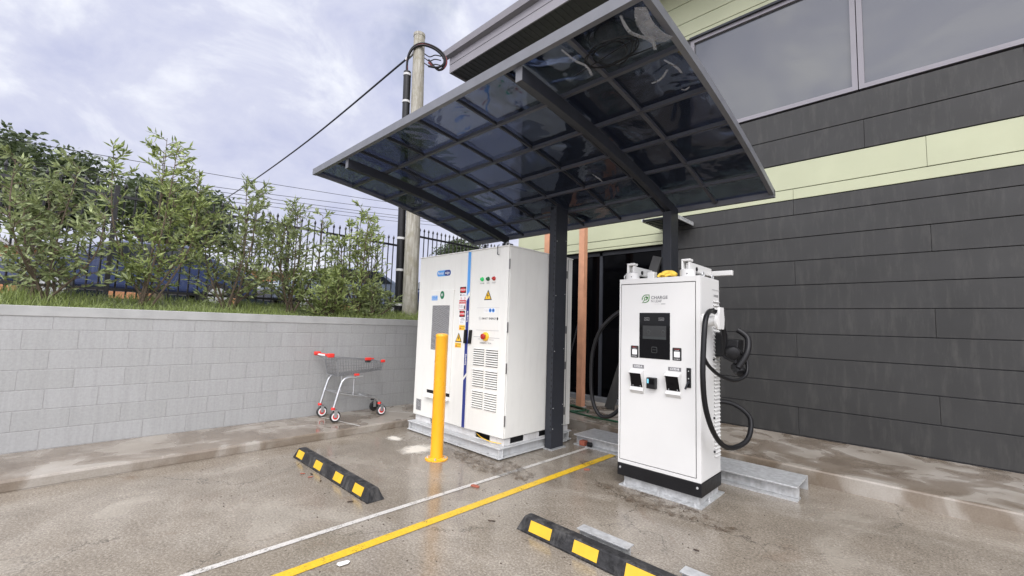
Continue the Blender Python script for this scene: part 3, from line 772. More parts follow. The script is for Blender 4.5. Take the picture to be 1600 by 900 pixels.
t = thing('battery_cabinet', (-4.39, 3.6, .13), 'tall off-white battery storage cabinet with twin doors, vents and warning stickers', 'battery cabinet')
cab = t
F = 3.55
MB().box(-5.30, -3.49, F + .022, 4.80, .222, 2.43).build('body', CABW, t, bevel=.006)
MB().box(-5.31, -3.485, F - .004, 4.81, 2.431, 2.446).build('roof', CABW, t, bevel=.004)
m = MB()
zb0, zb1 = .133, .218
PY = F + .040
for xa, xb in ((-5.285, -4.93), (-4.67, -4.01), (-3.75, -3.512)): m.box(xa, xb, PY, PY + .02, zb0, .212)
m.box(-5.285, -3.512, PY + .001, PY + .019, zb0 + .0005, .146)
for ya, yb in ((PY + .021, 3.69), (3.93, 4.20), (4.44, 4.79)): m.box(-3.532, -3.512, ya, yb, zb0, .212)
m.box(-3.531, -3.513, PY + .021, 4.79, zb0 + .0005, .146)
m.box(-5.285, -5.265, PY + .021, 4.79, zb0, .212)
m.build('plinth', PLINTH, t, bevel=.002)
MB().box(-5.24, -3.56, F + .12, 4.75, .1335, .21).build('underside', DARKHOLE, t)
MB().tube(smooth_path([(-3.99, 3.60, .185), (-3.86, 3.565, .168), (-3.7, 3.56, .155), (-3.54, 3.57, .165)], 5), .005, 5).build('earth_wire', STY, t)
dl = MB().box(-5.293, -4.166, F, F + .02, .225, 2.428).build('door', CABW, t, bevel=.004)
dr = MB().box(-4.158, -3.494, F, F + .02, .225, 2.428).build('door', CABW, t, bevel=.004)
def dec(parent, name, poly, m, y=F, d=.0016, lift=0.0, bevel=0):
    """flat sticker: polygon in x,z on the front plane y"""
    return MB().prism(poly, (0, y - lift - d, 0), X, Z, Y, d).build(name, m, parent, bevel=bevel)
def rect(x0, x1, z0, z1): return [(x0, z0), (x1, z0), (x1, z1), (x0, z1)]
def txt(parent, s, x, z, size, m, y=F, lift=.004, bold=0, name='lettering', align='CENTER'):
    return MB().text(s, (x, y - lift, z), X, Z, size, align, 0, bold).build(name, m, parent)
# hinges on the right edge
HINGE = mat('dull_steel', (.25, .25, .25), .4, metal=.6)
for z0 in (.36, .95, 1.42, 2.16):
    MB().box(-3.494, -3.483, F + .004, F + .018, z0, z0 + .12).build('hinge', HINGE, t)
    MB().box(-3.490, -3.484, 4.66, 4.69, z0, z0 + .10).build('hinge', HINGE, t)
MB().box(-3.4895, -3.487, 4.695, 4.70, .23, 2.42).build('side_seam', DARKHOLE, t)
# stripe
dec(dl, 'stripe', [(-4.226, 1.86), (-4.170, 1.92), (-4.170, 2.425), (-4.226, 2.425)], BLUEL)
dec(dl, 'stripe', [(-4.226, .84), (-4.170, .90), (-4.170, 1.86), (-4.226, 1.80)], BLUED)
dec(dl, 'stripe', [(-4.226, .228), (-4.170, .228), (-4.170, .86), (-4.226, .80)], BLUED)
dec(dl, 'stripe_edge', [(-4.232, .228), (-4.226, .228), (-4.226, 2.425), (-4.232, 2.425)], STW)
MB().text('Energy by', (-4.198, F - .003, 1.60), Z, -X, .036, 'CENTER', 0, .0006).build('lettering', STW, dl)
MB().text('Powering', (-4.198, F - .003, 1.06), Z, -X, .036, 'CENTER', 0, .0006).build('lettering', STW, dl)
# pill logo
p_ = dec(dl, 'logo_pill', rrect(-4.88, -4.575, 2.145, 2.225, .039, 6), BLUEL)
dec(dl, 'logo_pill', rrect(-4.715, -4.577, 2.147, 2.223, .037, 6), BLUED, lift=.0017)
txt(dl, 'Portal', -4.795, 2.185, .052, STW, bold=.0006); txt(dl, 'edge', -4.648, 2.187, .052, STW, bold=.0006)
# filter panel
fp = dec(dl, 'filter_panel', rect(-4.992, -4.478, .60, 1.952), CABW, d=.016, bevel=.003)
dec(fp, 'filter_mesh', rect(-4.925, -4.545, 1.143, 1.745), FILTER, y=F - .016, d=.002)
dec(fp, 'round_sticker', disc(-4.720, 1.885, .045, .055), STG, y=F - .016); txt(dl, 'ES', -4.720, 1.885, .045, STW, y=F - .016, bold=.001)
dec(fp, 'blue_sticker', rect(-4.955, -4.825, 1.815, 1.88), BLUEL, y=F - .016)
txt(dl, 'BATTERY', -4.89, 1.862, .025, STW, y=F - .016); txt(dl, 'STORAGE', -4.89, 1.832, .025, STW, y=F - .016)
hd = MB(); hd.hexa([(-5.0, F - .06, .505), (-4.49, F - .06, .505), (-5.0, F, .505), (-4.49, F, .505), (-5.0, F - .06, .515), (-4.49, F - .06, .515), (-5.0, F - .001, .53), (-4.49, F - .001, .53)]); hd.build('drip_tray', CABW, fp)
dec(fp, 'air_slot', rect(-4.985, -4.49, .555, .6), DARKHOLE, d=.003)
dec(dl, 'vent_grille', rect(-5.225, -5.11, .29, .44), FILTER, d=.003)
# stickers column
def danger(z0, z1, x0, x1, big):
    s = dec(dl, 'danger_sticker', rect(x0, x1, z0, z1), STW)
    xc = (x0 + x1) / 2; hh = .085
    dec(s, 'danger_header', rect(x0 + .004, x1 - .004, z1 - hh, z1 - .004), STK, lift=.0017)
    dec(s, 'danger_oval', disc(xc, z1 - hh / 2 - .002, (x1 - x0) * .44, .033), STR, lift=.0034)
    txt(s, 'DANGER', xc, z1 - hh / 2 - .002, .027, STW, lift=.0055, bold=.0006)
    return s
s1 = danger(1.815, 1.985, -4.365, -4.238, 1)
txt(s1, 'RISK OF\nBATTERY FIRE', -4.280, 1.872, .012, INK)
dec(s1, 'pictogram', disc(-4.342, 1.875, .012), STK, lift=.0017)
for xx in (-4.335, -4.262): dec(s1, 'prohibition_mark', disc(xx, 1.832, .014), STR, lift=.0017); dec(s1, 'prohibition_mark', disc(xx, 1.832, .009), STW, lift=.0034)
s2 = dec(dl, 'notice_sticker', rrect(-4.372, -4.236, 1.683, 1.81, .008), STR)
dec(s2, 'notice_field', rrect(-4.366, -4.242, 1.689, 1.765, .005), STW, lift=.0017)
txt(s2, 'WARNING', -4.304, 1.787, .026, STW, bold=.0006); txt(s2, 'DO NOT\nENTER', -4.325, 1.727, .020, INK, lift=.0045)
dec(s2, 'flame_mark', [(-4.268, 1.695), (-4.25, 1.695), (-4.247, 1.72), (-4.256, 1.75), (-4.264, 1.725), (-4.271, 1.735)], STK, lift=.0034)
s3 = danger(1.505, 1.677, -4.358, -4.242, 1)
txt(s3, 'HIGH\nVOLTAGE', -4.285, 1.565, .019, STK); txt(s3, 'Authorised\npersons only', -4.30, 1.525, .012, INK)
def ysticker(z0, z1, x0, x1):
    s = dec(dl, 'yellow_sticker', rect(x0, x1, z0, z1), STY)
    txt(s, 'CAUTION', (x0 + x1) / 2 + .012, z1 - .018, .02, INK); txt(s, 'Hot surface', (x0 + x1) / 2 + .012, z0 + .018, .015, INK)
    dec(s, 'warning_mark', [(x0 + .01, z0 + .012), (x0 + .04, z0 + .012), (x0 + .025, z0 + .038)], STR, lift=.0017)
ysticker(1.425, 1.488, -4.352, -4.238); ysticker(1.20, 1.262, -4.42, -4.302)
def triangle(parent, cx, z0, w, h):
    s = dec(parent, 'warning_triangle', [(cx - w / 2, z0), (cx + w / 2, z0), (cx, z0 + h)], STK)
    k = .74; zc = z0 + h * .345
    dec(s, 'triangle_field', [(cx - w / 2 * k, zc - h * .345 * k), (cx + w / 2 * k, zc - h * .345 * k), (cx, zc + h * .655 * k)], STY, lift=.0017)
    dec(s, 'bolt_mark', [(cx + .006, z0 + h * .70), (cx - .018, z0 + h * .40), (cx - .002, z0 + h * .42), (cx - .010, z0 + h * .16), (cx + .018, z0 + h * .48), (cx + .002, z0 + h * .46)], STK, lift=.0034)
triangle(dl, -4.353, 1.272, .13, .118); triangle(dr, -3.827, 1.803, .136, .124)
# indicator lamps
for xx, mm, lb in ((-3.937, GREENL, 'POWER'), (-3.833, GREEND, 'RUN'), (-3.729, REDL, 'FAULT')):
    o = MB().lathe((xx, F, 2.06), -Y, [(.026, 0), (.026, .008), (.020, .012), (.020, .022), (.014, .032), (.004, .036)], 16).build('indicator_lamp', mm, dr, smooth=True)
    txt(dr, lb, xx, 2.008, .022, INK)
# recessed plate
pl = dec(dr, 'name_plate', rect(-4.02, -3.622, 1.437, 1.708), CABW, d=.002)
m = MB(); m.box(-4.02, -3.622, F - .004, F, 1.434, 1.438); m.box(-4.02, -3.622, F - .0035, F, 1.707, 1.7095); m.build('plate_edge', INKL, pl)
txt(dr, 'SMART  ENERGY', -3.795, 1.577, .034, INK, bold=.0005)
m = MB(); m.tube([(-3.953 + .02 * math.cos(a), F - .003, 1.577 + .02 * math.sin(a)) for a in [k * .42 for k in range(15)]], .0022, 4, True); m.build('ring_mark', INKL, dr)
txt(dr, 'A', -3.953, 1.576, .022, INK); dec(dr, 'leaf_mark', disc(-3.648, 1.577, .012, .018, 10), STK, lift=.002)
bs = dec(dr, 'safety_sticker', rect(-3.892, -3.69, 1.645, 1.703), STW, lift=.002)
for xx in (-3.775, -3.722): dec(bs, 'blue_disc', disc(xx, 1.676, .024), BLUEL, lift=.0037); dec(bs, 'disc_mark', disc(xx, 1.676, .011, .015, 10), BLUED, lift=.0055)
txt(bs, 'Wear gloves\nand goggles', -3.845, 1.676, .013, INKL, lift=.006)
# emergency stop
es = MB().lathe((-3.838, F, 1.362), -Y, [(.052, 0), (.052, .022), (.046, .028)], 22).build('emergency_stop', STY, dr, smooth=True)
MB().lathe((-3.838, F - .024, 1.362), -Y, [(.022, 0), (.020, .016), (.034, .022), (.034, .036), (.022, .043)], 20).build('push_button', REDL, es, smooth=True)
m = MB(); m.box(-4.06, -3.90, F - .003, F, 1.350, 1.356); m.box(-3.98, -3.90, F - .003, F, 1.325, 1.331); m.box(-3.78, -3.605, F - .003, F, 1.346, 1.352); m.box(-3.78, -3.70, F - .003, F, 1.322, 1.328); m.build('pointer_line', INKL, dr)
txt(dr, 'EMERGENCY STOP', -3.84, 1.282, .024, INK)
# handles
for x0, par, sl in ((-4.208, dl, 0), (-4.122, dr, .012)):
    m = MB(); m.hexa([(x0 - .02, F - .03, 1.262), (x0 + .02, F - .03, 1.262), (x0 - .02, F, 1.262), (x0 + .02, F, 1.262), (x0 - .012 + sl, F - .03, 1.432), (x0 + .022 + sl, F - .03, 1.432), (x0 - .012 + sl, F, 1.432), (x0 + .022 + sl, F, 1.432)])
    m.build('handle', BLACKP, par, bevel=.005)
# louvres: three rows of two blocks
for zt in (1.222, .968, .714):
    for xa, xb in ((-4.052, -3.856), (-3.826, -3.618)):
        s_ = MB(); gm = MB(); n = 8; ph = .215 / n
        for k in range(n):
            z1 = zt - k * ph
            s_.prism([(0, 0), (-.016, -ph * .58), (-.012, -ph * .62), (0, -ph * .12)], (xa, F, z1), Y, Z, X, xb - xa)
            gm.box(xa + .004, xb - .004, F - .0015, F, z1 - ph * .98, z1 - ph * .60)
        lv = s_.build('louvre_block', CABW, dr); gm.build('air_gap', DARKHOLE, lv)
# eye bolts, flag
for xx in (-5.20, -4.095, -3.62):
    MB().tube([(xx + .028 * math.cos(a), F + .10, 2.475 + .028 * math.sin(a)) for a in [k * .393 for k in range(16)]], .008, 6, True).build('lifting_eye', GALV, t, smooth=True)
MB().tube([(-3.655, F - .004, 2.46), (-3.655, F - .03, 2.45), (-3.655, F - .03, 2.34), (-3.63, F - .03, 2.335)], .006, 5).build('door_hook', CHAR, t)

# ------------------------------------------------------------------ bollard
t = thing('bollard', (-3.99, 3.012, 0), 'bright yellow steel safety bollard in front of the cabinet', 'bollard')
MB().lathe((-3.99, 3.012, .013), Z, [(.0705, 0), (.0705, 1.335), (.0715, 1.337), (.0715, 1.352), (.066, 1.366), (.045, 1.374), (.01, 1.377)], 40).build('tube', YELP, t, smooth=True)
bp = MB().lathe((-3.99, 3.012, 0), Z, [(.126, 0), (.126, .011), (.122, .013)], 36).build('base_plate', YELP, t, smooth=True)
MB().lathe((-3.99, 3.012, .013), Z, [(.082, 0), (.072, .008)], 30).build('weld', YELP, bp, smooth=True)
for k in range(4):
    a = R(45 + 90 * k); c = (-3.99 + .1 * math.cos(a), 3.012 + .1 * math.sin(a), .0135)
    MB().lathe(c, Z, [(.016, 0), (.016, .003), (.010, .003), (.010, .012), (.006, .013), (.006, .022)], 6).build('bolt', GALV, bp)

# ------------------------------------------------------------------ EV charger
t = thing('steel_plinth', (-1.83, 4.15, 0), 'galvanised steel plinth under the white charger', 'plinth')
m = MB(); m.box(-2.19, -1.47, 3.935, 3.945, .012, .088); m.box(-2.19, -1.47, 4.375, 4.385, .012, .088); m.box(-2.19, -2.18, 3.9455, 4.3745, .012, .088); m.box(-1.48, -1.47, 3.9455, 4.3745, .012, .088)
m.build('channel_web', GALV, t)
m = MB(); m.box(-2.215, -1.432, 3.872, 3.96, 0, .011); m.box(-2.215, -1.432, 4.36, 4.45, 0, .011); m.box(-2.215, -2.15, 3.9605, 4.3595, 0, .0105); m.box(-1.50, -1.432, 3.9605, 4.3595, 0, .0105)
m.build('foot_flange', GALV, t, bevel=.002)
for xx, yy in ((-2.17, 3.90), (-1.83, 3.90), (-1.50, 3.90), (-1.452, 4.1)):
    MB().lathe((xx, yy, .011), Z, [(.018, 0), (.018, .003), (.011, .003), (.011, .013), (.006, .014), (.006, .035)], 6).build('anchor_bolt', GALV, t)

t = thing('ev_charger', (-1.85, 4.15, .088), 'tall white electric car charging station with black screen and two cables', 'charging station')
C = 3.90
MB().box(-2.243, -1.443, C + .016, 4.385, .206, 2.006).build('body', WHITE, t, bevel=.008)
m = MB(); m.box(-2.243, -2.228, C, C + .017, .207, 2.005); m.box(-1.482, -1.443, C, C + .017, .207, 2.005); m.box(-2.2278, -1.4822, C + .0003, C + .017, 1.955, 2.005); m.box(-2.2278, -1.4822, C + .0003, C + .017, .207, .238)
m.build('front_bezel', WHITE, t, bevel=.002)
MB().box(-2.226, -1.484, C + .008, C + .0165, .24, 1.953).build('door_gap_shade', DARKHOLE, t)  # near-black slab behind the door edge, shade of the gap put into colour
door = MB().box(-2.221, -1.489, C - .001, C + .012, .245, 1.948).build('door', WHITE, t, bevel=.002)
base = MB().box(-2.246, -1.440, C - .004, 4.39, .089, .205).build('base_skirt', BLACKP, t, bevel=.004)
m = MB()
for xx in (-2.215, -1.475): m.lathe((xx, C - .004, .165), -Y, [(.011, 0), (.009, .005)], 10)
m.build('screw', GALV, base)
yC = C - .001
# logo
lg = MB()
def rng(pts, w): lg.tube([(x, yC - .0015, z) for x, z in pts], w, 4)
lx, lz, s_ = -1.995, 1.769, .072
def lp(a, b): return (lx + a * s_, lz + b * s_)
rng([lp(0, .36), lp(.03, .58), lp(.14, .80), lp(.32, .95), lp(.5, 1.0), lp(1, 1), lp(1, .5), lp(.94, .3), lp(.8, .12), lp(.62, .02), lp(.5, 0), lp(.06, 0), lp(.36, .34)], .0042)
rng([lp(.36, .34), lp(.30, .5), lp(.38, .66), lp(.6, .78), lp(.8, .66), lp(.74, .46), lp(.55, .32), lp(.36, .34)], .0045)
rng([lp(.6, .68), lp(.72, .56)], .0055)
lg.build('leaf_logo', LOGOG, door)
txt(door, 'CHARGE', -1.905, 1.812, .042, INK, y=yC, lift=.0012, bold=.0007, align='LEFT')
txt(door, 'N LEAF', -1.905, 1.778, .034, INK, y=yC, lift=.0012, bold=.0002, align='LEFT')
txt(door, 'powered by', -1.868, 1.752, .012, INKL, y=yC, lift=.0012, align='LEFT')
m = MB().box(-1.805, -1.762, yC - .0012, yC, 1.7495, 1.7545).build('lettering', INK, door)
# screen
scn = MB().box(-2.022, -1.717, yC - .004, yC + .002, 1.234, 1.668).build('screen_panel', GLOSSB, door, bevel=.002)
dec(scn, 'display', rect(-1.986, -1.752, 1.43, 1.545), SCR, y=yC - .004, d=.0008)
dec(scn, 'display_bar', rect(-1.986, -1.752, 1.418, 1.443), mat('display_grey', (.03, .034, .034), .2), y=yC - .0048, d=.0006)
for xx in (-1.945, -1.80):
    m = MB(); zz = 1.608
    m.tube([(xx - .026, yC - .0045, zz - .012), (xx + .026, yC - .0045, zz - .012), (xx + .026, yC - .0045, zz + .012), (xx - .026, yC - .0045, zz + .012)], .0012, 4, True)
    m.text('Charge A' if xx < -1.9 else 'Charge B', (xx, yC - .0052, zz), X, Z, .011); m.build('socket_label', INKL, scn)
    m = MB(); m.tube([(xx + .02 + .016 * math.cos(a), yC - .006, 1.488 + .016 * math.sin(a)) for a in [k * .42 for k in range(15)]], .0022, 4, True); m.tube([(xx + .005, yC - .006, 1.462), (xx + .035, yC - .006, 1.462)], .002, 4); m.build('display_icon', SCRI, scn)
m = MB(); m.tube([(-1.868 + a, yC - .005, 1.318 + b) for a, b in rrect(-.026, .026, -.026, .026, .008, 3)], .002, 4, True); m.text('RFID', (-1.868, yC - .0055, 1.318), X, Z, .016); m.build('card_symbol', SCRI, scn)
# payment labels with a blank white square
for x0, x1, z0, z1 in ((-2.112, -2.030, 1.232, 1.347), (-1.694, -1.610, 1.234, 1.350)):
    s = dec(door, 'payment_label', rrect(x0, x1, z0, z1, .008), STK, y=yC)
    dec(s, 'blank_square', rect(x0 + .016, x1 - .016, z0 + .030, z1 - .035), STW, y=yC, lift=.0017)
    txt(s, 'SCAN TO', (x0 + x1) / 2, z1 - .014, .011, STR, y=yC); txt(s, 'CHARGE', (x0 + x1) / 2, z1 - .026, .010, STW, y=yC); txt(s, 'PAYMENT', (x0 + x1) / 2, z0 + .013, .013, STW, y=yC)
# connector sockets
for x0, x1, zt, nm in ((-2.108, -1.972, 1.095, 'CCS2-A'), (-1.752, -1.612, 1.10, 'CCS2-B')):
    lb = dec(door, 'socket_name_label', rect(x0 + .018, x1 - .002, zt + .038, zt + .072), LABELG, y=yC); txt(lb, nm, (x0 + x1) / 2 + .008, zt + .055, .026, STW, y=yC, bold=.0005)
    h = MB()
    h.prism([(0, .026), (-.062, -.002), (-.062, -.006), (0, .014)], (x0, yC, zt), Y, Z, X, x1 - x0)          # hood
    for xx in (x0, x1 - .008): h.prism([(0, .014), (-.061, -.006), (-.012, -.14), (0, -.14)], (xx, yC, zt), Y, Z, X, .008)
    h.prism([(0, -.14), (-.012, -.14), (-.030, -.17), (-.004, -.20), (0, -.20)], (x0, yC, zt), Y, Z, X, x1 - x0)   # chin
    hh = h.build('socket_hood', WHITE, door)
    MB().hexa([(x0 + .009, yC - .011, zt - .139), (x1 - .009, yC - .011, zt - .139), (x0 + .009, yC - .001, zt - .139), (x1 - .009, yC - .001, zt - .139), (x0 + .009, yC - .045, zt - .002), (x1 - .009, yC - .045, zt - .002), (x0 + .009, yC - .001, zt - .0), (x1 - .009, yC - .001, zt - .0)]).build('socket_recess', GLOSSB, hh)
    m = MB()
    for xx in (x0 + .03, x1 - .03): m.lathe((xx, yC - .0155, zt - .128), (0, -1, .2), [(.005, 0), (.004, .003)], 8)
    m.build('screw', GALV, hh)
rd = MB().box(-1.925, -1.838, yC - .052, yC, .958, 1.060).build('card_reader', BLACKP, door, bevel=.006)
dec(rd, 'reader_screen', rect(-1.917, -1.900, 1.008, 1.048), READER, y=yC - .052, d=.001)
dec(rd, 'reader_face', rect(-1.895, -1.848, 1.0, 1.05), GLOSSB, y=yC - .052, d=.001)
lk = MB().box(-1.564, -1.524, yC - .010, yC, 1.004, 1.178).build('lock_plate', BLACKP, door, bevel=.004)
m = MB(); m.lathe((-1.544, yC - .010, 1.052), -Y, [(.012, 0), (.012, .012)], 10); m.bar((-1.544, yC - .026, 1.052), (-1.566, yC - .03, .992), .014, .014, up=(0, 1, 0)); m.build('lock_lever', CHAR, lk)
m = MB(); m.lathe((-1.544, yC - .010, 1.085), -Y, [(.006, 0), (.005, .004)], 8); m.lathe((-1.544, yC - .010, 1.15), -Y, [(.006, 0), (.005, .004)], 8); m.build('screw', GALV, lk)
# side louvres
m = MB(); gm = MB()
for k in range(42):
    z1 = 1.80 - k * .0345
    gm.box(-1.443, -1.4415, 4.225, 4.36, z1 - .017, z1 - .006)
    m.prism([(0, 0), (.014, -.014), (.011, -.017), (0, -.008)], (-1.443, 4.225, z1), X, Z, Y, .135)
lv = m.build('side_louvre', WHITE, t); gm.build('air_gap', DARKHOLE, lv)
MB().box(-1.443, -1.4395, 4.19, 4.385, 1.9, 1.903).build('side_seam', INKL, t)
MB().text('DANGER', (-1.4405, 4.29, 1.845), Y, Z, .03, 'CENTER', 0, .0006).build('lettering', INK, t)
m = MB()
for zz in (1.72, 1.25, .72, .42): m.lathe((-1.443, 4.21, zz), X, [(.010, 0), (.010, .012), (.004, .014)], 10)
m.build('latch', BLACKP, t)
# cable hook, cables and plugs
def hook(x, s, y=3.98):
    k = MB(); k.lathe((x, y, 1.60), (s, 0, 0), [(.065, 0), (.065, .02), (.045, .025), (.045, .11), (.075, .115), (.075, .135)], 22)
    k.prism([(-.05, -.09), (.05, -.09), (.065, 0), (.045, .10), (-.045, .10), (-.065, 0)], (x + (.135 if s > 0 else -.155), y, 1.62), Y, Z, X, .02)
    return k.build('cable_hook', WHITE, t, smooth=True)
hook(-1.443, 1); k_ = MB(); k_.lathe((-2.243, 4.28, 1.60), (-1, 0, 0), [(.06, 0), (.06, .02), (.045, .025), (.045, .09), (.07, .095), (.07, .112)], 20); k_.build('cable_hook', WHITE, t, smooth=True)
RC = .022
MB().tube(smooth_path([(-1.345, 4.22, 1.30), (-1.335, 4.17, 1.50), (-1.345, 4.06, 1.655), (-1.35, 3.95, 1.685), (-1.345, 3.83, 1.675), (-1.335, 3.72, 1.60), (-1.33, 3.665, 1.42), (-1.33, 3.64, 1.15), (-1.33, 3.69, .90), (-1.32, 3.82, .69), (-1.30, 4.0, .545), (-1.26, 4.18, .50), (-1.20, 4.36, .56), (-1.22, 4.50, .72), (-1.36, 4.52, .82), (-1.50, 4.46, .84), (-1.55, 4.38, .84)], 7), RC, 12).build('charging_cable', CABLE, t, smooth=True)
MB().tube(smooth_path([(-1.33, 3.66, 1.30), (-1.315, 3.74, 1.22), (-1.28, 3.90, 1.135), (-1.22, 4.08, 1.09), (-1.17, 4.22, 1.14), (-1.18, 4.27, 1.26), (-1.24, 4.25, 1.36)], 7), .015, 10).build('charging_cable', CABLE, t, smooth=True)
MB().tube(smooth_path([(-2.25, 4.3, 1.62), (-2.33, 4.28, 1.70), (-2.46, 4.24, 1.68), (-2.64, 4.2, 1.50), (-2.74, 4.2, 1.27), (-2.765, 4.2, 1.0), (-2.745, 4.2, .72), (-2.66, 4.2, .56), (-2.54, 4.2, .55), (-2.42, 4.22, .645), (-2.34, 4.25, .8), (-2.30, 4.28, 1.0), (-2.25, 4.3, 1.1)], 7), RC, 12).build('charging_cable', CABLE, t, smooth=True)
# right plug in its black side holster
pg = MB(); pg.box(-1.44, -1.36, 4.24, 4.36, 1.28, 1.50); pg.hexa([(-1.36, 4.2, 1.27), (-1.24, 4.2, 1.22), (-1.36, 4.36, 1.27), (-1.24, 4.36, 1.22), (-1.36, 4.2, 1.45), (-1.22, 4.2, 1.44), (-1.36, 4.36, 1.45), (-1.22, 4.36, 1.44)])
pg = pg.build('plug_holster', BLACKP, t, bevel=.012)
m = MB(); m.lathe((-1.28, 4.22, 1.33), (.35, -.8, -.15), [(.062, -.05), (.062, .03), (.055, .06), (.03, .07)], 16); m.lathe((-1.24, 4.24, 1.18), (.5, -.6, -.5), [(.05, -.04), (.05, .03), (.035, .06)], 14)
m.tube(smooth_path([(-1.22, 4.18, 1.20), (-1.16, 4.22, 1.33), (-1.17, 4.28, 1.46), (-1.25, 4.28, 1.53)], 5), .026, 10)
m.build('plug', BLACKP, pg, smooth=True)
# cable arms on the roof
def arm(x, yend, zz, ext=None):
    a = MB(); a.lathe((x, 3.985, 2.006), Z, [(.068, 0), (.068, .062), (.06, .068)], 24); b = a.build('cable_arm', WHITE, t, smooth=True)
    c = MB(); c.box(x - .045, x - .028, 3.945, 4.02, 2.07, 2.165); c.box(x - .045, x + .04, 3.945, 4.02, 2.150, 2.172); c.box(x + .012, x + .028, 3.96, 4.02, 2.07, 2.15); c.box(x - .02, x + .03, 3.99, yend, 2.062, 2.142)
    c.build('arm_link', WHITE, b, bevel=.006)
    MB().lathe((x + .031, 4.12, 2.09), X, [(.02, 0), (.02, .006)], 12).build('arm_grommet', BLACKP, b)
    if ext: MB().box(x - .02, x + ext, yend + .002, yend + .052, 2.068, 2.118).build('arm_link', WHITE, b, bevel=.005)
    m = MB(); m.lathe((x + .02, 3.985 - .064, 2.03), (.2, -1, 0), [(.006, 0), (.005, .005)], 8); m.build('screw', CHAR, b)
arm(-2.145, 4.36, 2.1); arm(-1.588, 4.52, 2.1, .22)
MB().box(-1.97, -1.90, 3.95, 4.02, 2.006, 2.072).build('arm_stop', WHITE, t, bevel=.006)
m = MB()
for xx, yy in ((-2.20, 3.94), (-1.475, 4.06), (-1.475, 4.30)): m.tube([(xx, yy + .022 * math.cos(a), 2.03 + .022 * math.sin(a)) for a in [k * .42 for k in range(15)]], .006, 6, True)
m.build('lifting_eye', GALV, t, smooth=True)
# yellow work glove lying on the roof: one mitt with folded fingers
gv = MB()
gv.tube(smooth_path([(-1.86, 3.97, 2.03), (-1.82, 3.99, 2.055), (-1.76, 4.0, 2.06), (-1.70, 3.99, 2.045), (-1.665, 3.98, 2.03)], 4), [.018, .028, .036, .040, .04, .042, .042, .04, .04, .04, .04, .038, .034, .03, .028, .026, .02], 10)
for k, (dy, dz) in enumerate(((-.03, -.008), (-.01, .006), (.015, .004), (.035, -.01))):
    gv.tube(smooth_path([(-1.80, 3.99 + dy, 2.045 + dz), (-1.85, 3.965 + dy, 2.05 + dz), (-1.88, 3.95 + dy, 2.03 + dz), (-1.87, 3.94 + dy, 2.018)], 4), .013, 8)
gv.tube(smooth_path([(-1.72, 3.98, 2.03), (-1.74, 3.945, 2.035), (-1.79, 3.935, 2.02)], 4), .014, 8)
gv.v = [(-1.765 + (a + 1.765) * .74, 3.975 + (b - 3.975) * .8, 2.006 + (c - 2.0) * .76) for a, b, c in gv.v]
o = gv.build('work_glove', GLOVE, smooth=True, org=(-1.77, 3.98, 2.006)); tag(o, 'crumpled yellow work glove lying on top of the charger', 'glove')

# ------------------------------------------------------------------ shopping trolley
t = thing('shopping_trolley', (-6.15, 3.05, .10), 'wire shopping trolley with red handle and red wheels beside the block wall', 'shopping trolley')
XN, XFAR = -5.93, -6.37
def sh(pt, near): return (XN if near else XFAR, pt[0], pt[1])
for near in (True, False):
    MB().tube(smooth_path([sh((2.985, .69), near), sh((2.87, .695), near), sh((2.795, .655), near), sh((2.755, .55), near), sh((2.715, .40), near), sh((2.685, .27), near)], 5), .0165, 10).build('rear_leg', CHROME, t, smooth=True)
fr = MB()
fr.tube(smooth_path([(XN, 2.75, .485), (XN + -.02, 3.0, .43), (XN - .04, 3.28, .375), (XN - .04, 3.36, .345), (XN - .04, 3.40, .285)], 5), .0145, 8)
fr.tube(smooth_path([(XFAR, 2.75, .485), (XFAR + .02, 3.0, .43), (XFAR + .04, 3.30, .375), (XFAR + .04, 3.42, .345), (XFAR + .04, 3.48, .285)], 5), .0145, 8)
fr.tube([(XN, 2.76, .48), (XFAR, 2.76, .48)], .0125, 8); fr.tube([(XN - .03, 3.25, .38), (XFAR + .03, 3.25, .38)], .0125, 8)
for xx in (XN - .02, XFAR + .02):
    fr.tube([(xx, 2.97, .69), (xx, 2.97, .44)], .008, 6)
    fr.tube([(xx, 2.84, .69), (xx, 3.1, .70)], .010, 6)
fr.build('chassis', CHROME, t, smooth=True)
# basket: wires between a top and a bottom ring
def bpt(u, v, side):    # u along length, v up
    y = 2.74 + u * (3.44 - 2.74) + (0.02 * u - .03 * (v)) * (1 if u < .5 else 0)
    zt = .975 - .075 * u; zbm = .715 + .055 * u
    hw = .205 - .055 * u - .02 * (1 - v)
    return Vector((-6.15 + side * hw, y, zbm + (zt - zbm) * v))
bk = MB(); WR = .0026
for side in (-1, 1):
    for v in (0, .2, .4, .6, .8): bk.tube([bpt(k / 8, v, side) for k in range(9)], WR, 4)
    for k in range(19): bk.tube([bpt(k / 18, v / 3, side) for v in range(4)], WR, 4)
for u in (0, 1):
    for v in (.0, .2, .4, .6, .8): bk.tube([bpt(u, v, -1), bpt(u, v, 1)], WR, 4)
    for k in range(1, 11): bk.tube([bpt(u, v / 3, -1).lerp(bpt(u, v / 3, 1), k / 11) for v in range(4)], WR, 4)
for k in range(1, 11): bk.tube([bpt(u / 6, 0, -1).lerp(bpt(u / 6, 0, 1), k / 11) for u in range(7)], WR, 4)
for k in range(1, 12): bk.tube([bpt(k / 12, 0, -1), bpt(k / 12, 0, 1)], WR, 4)
bk.build('basket', WIRE, t)
rm = MB()
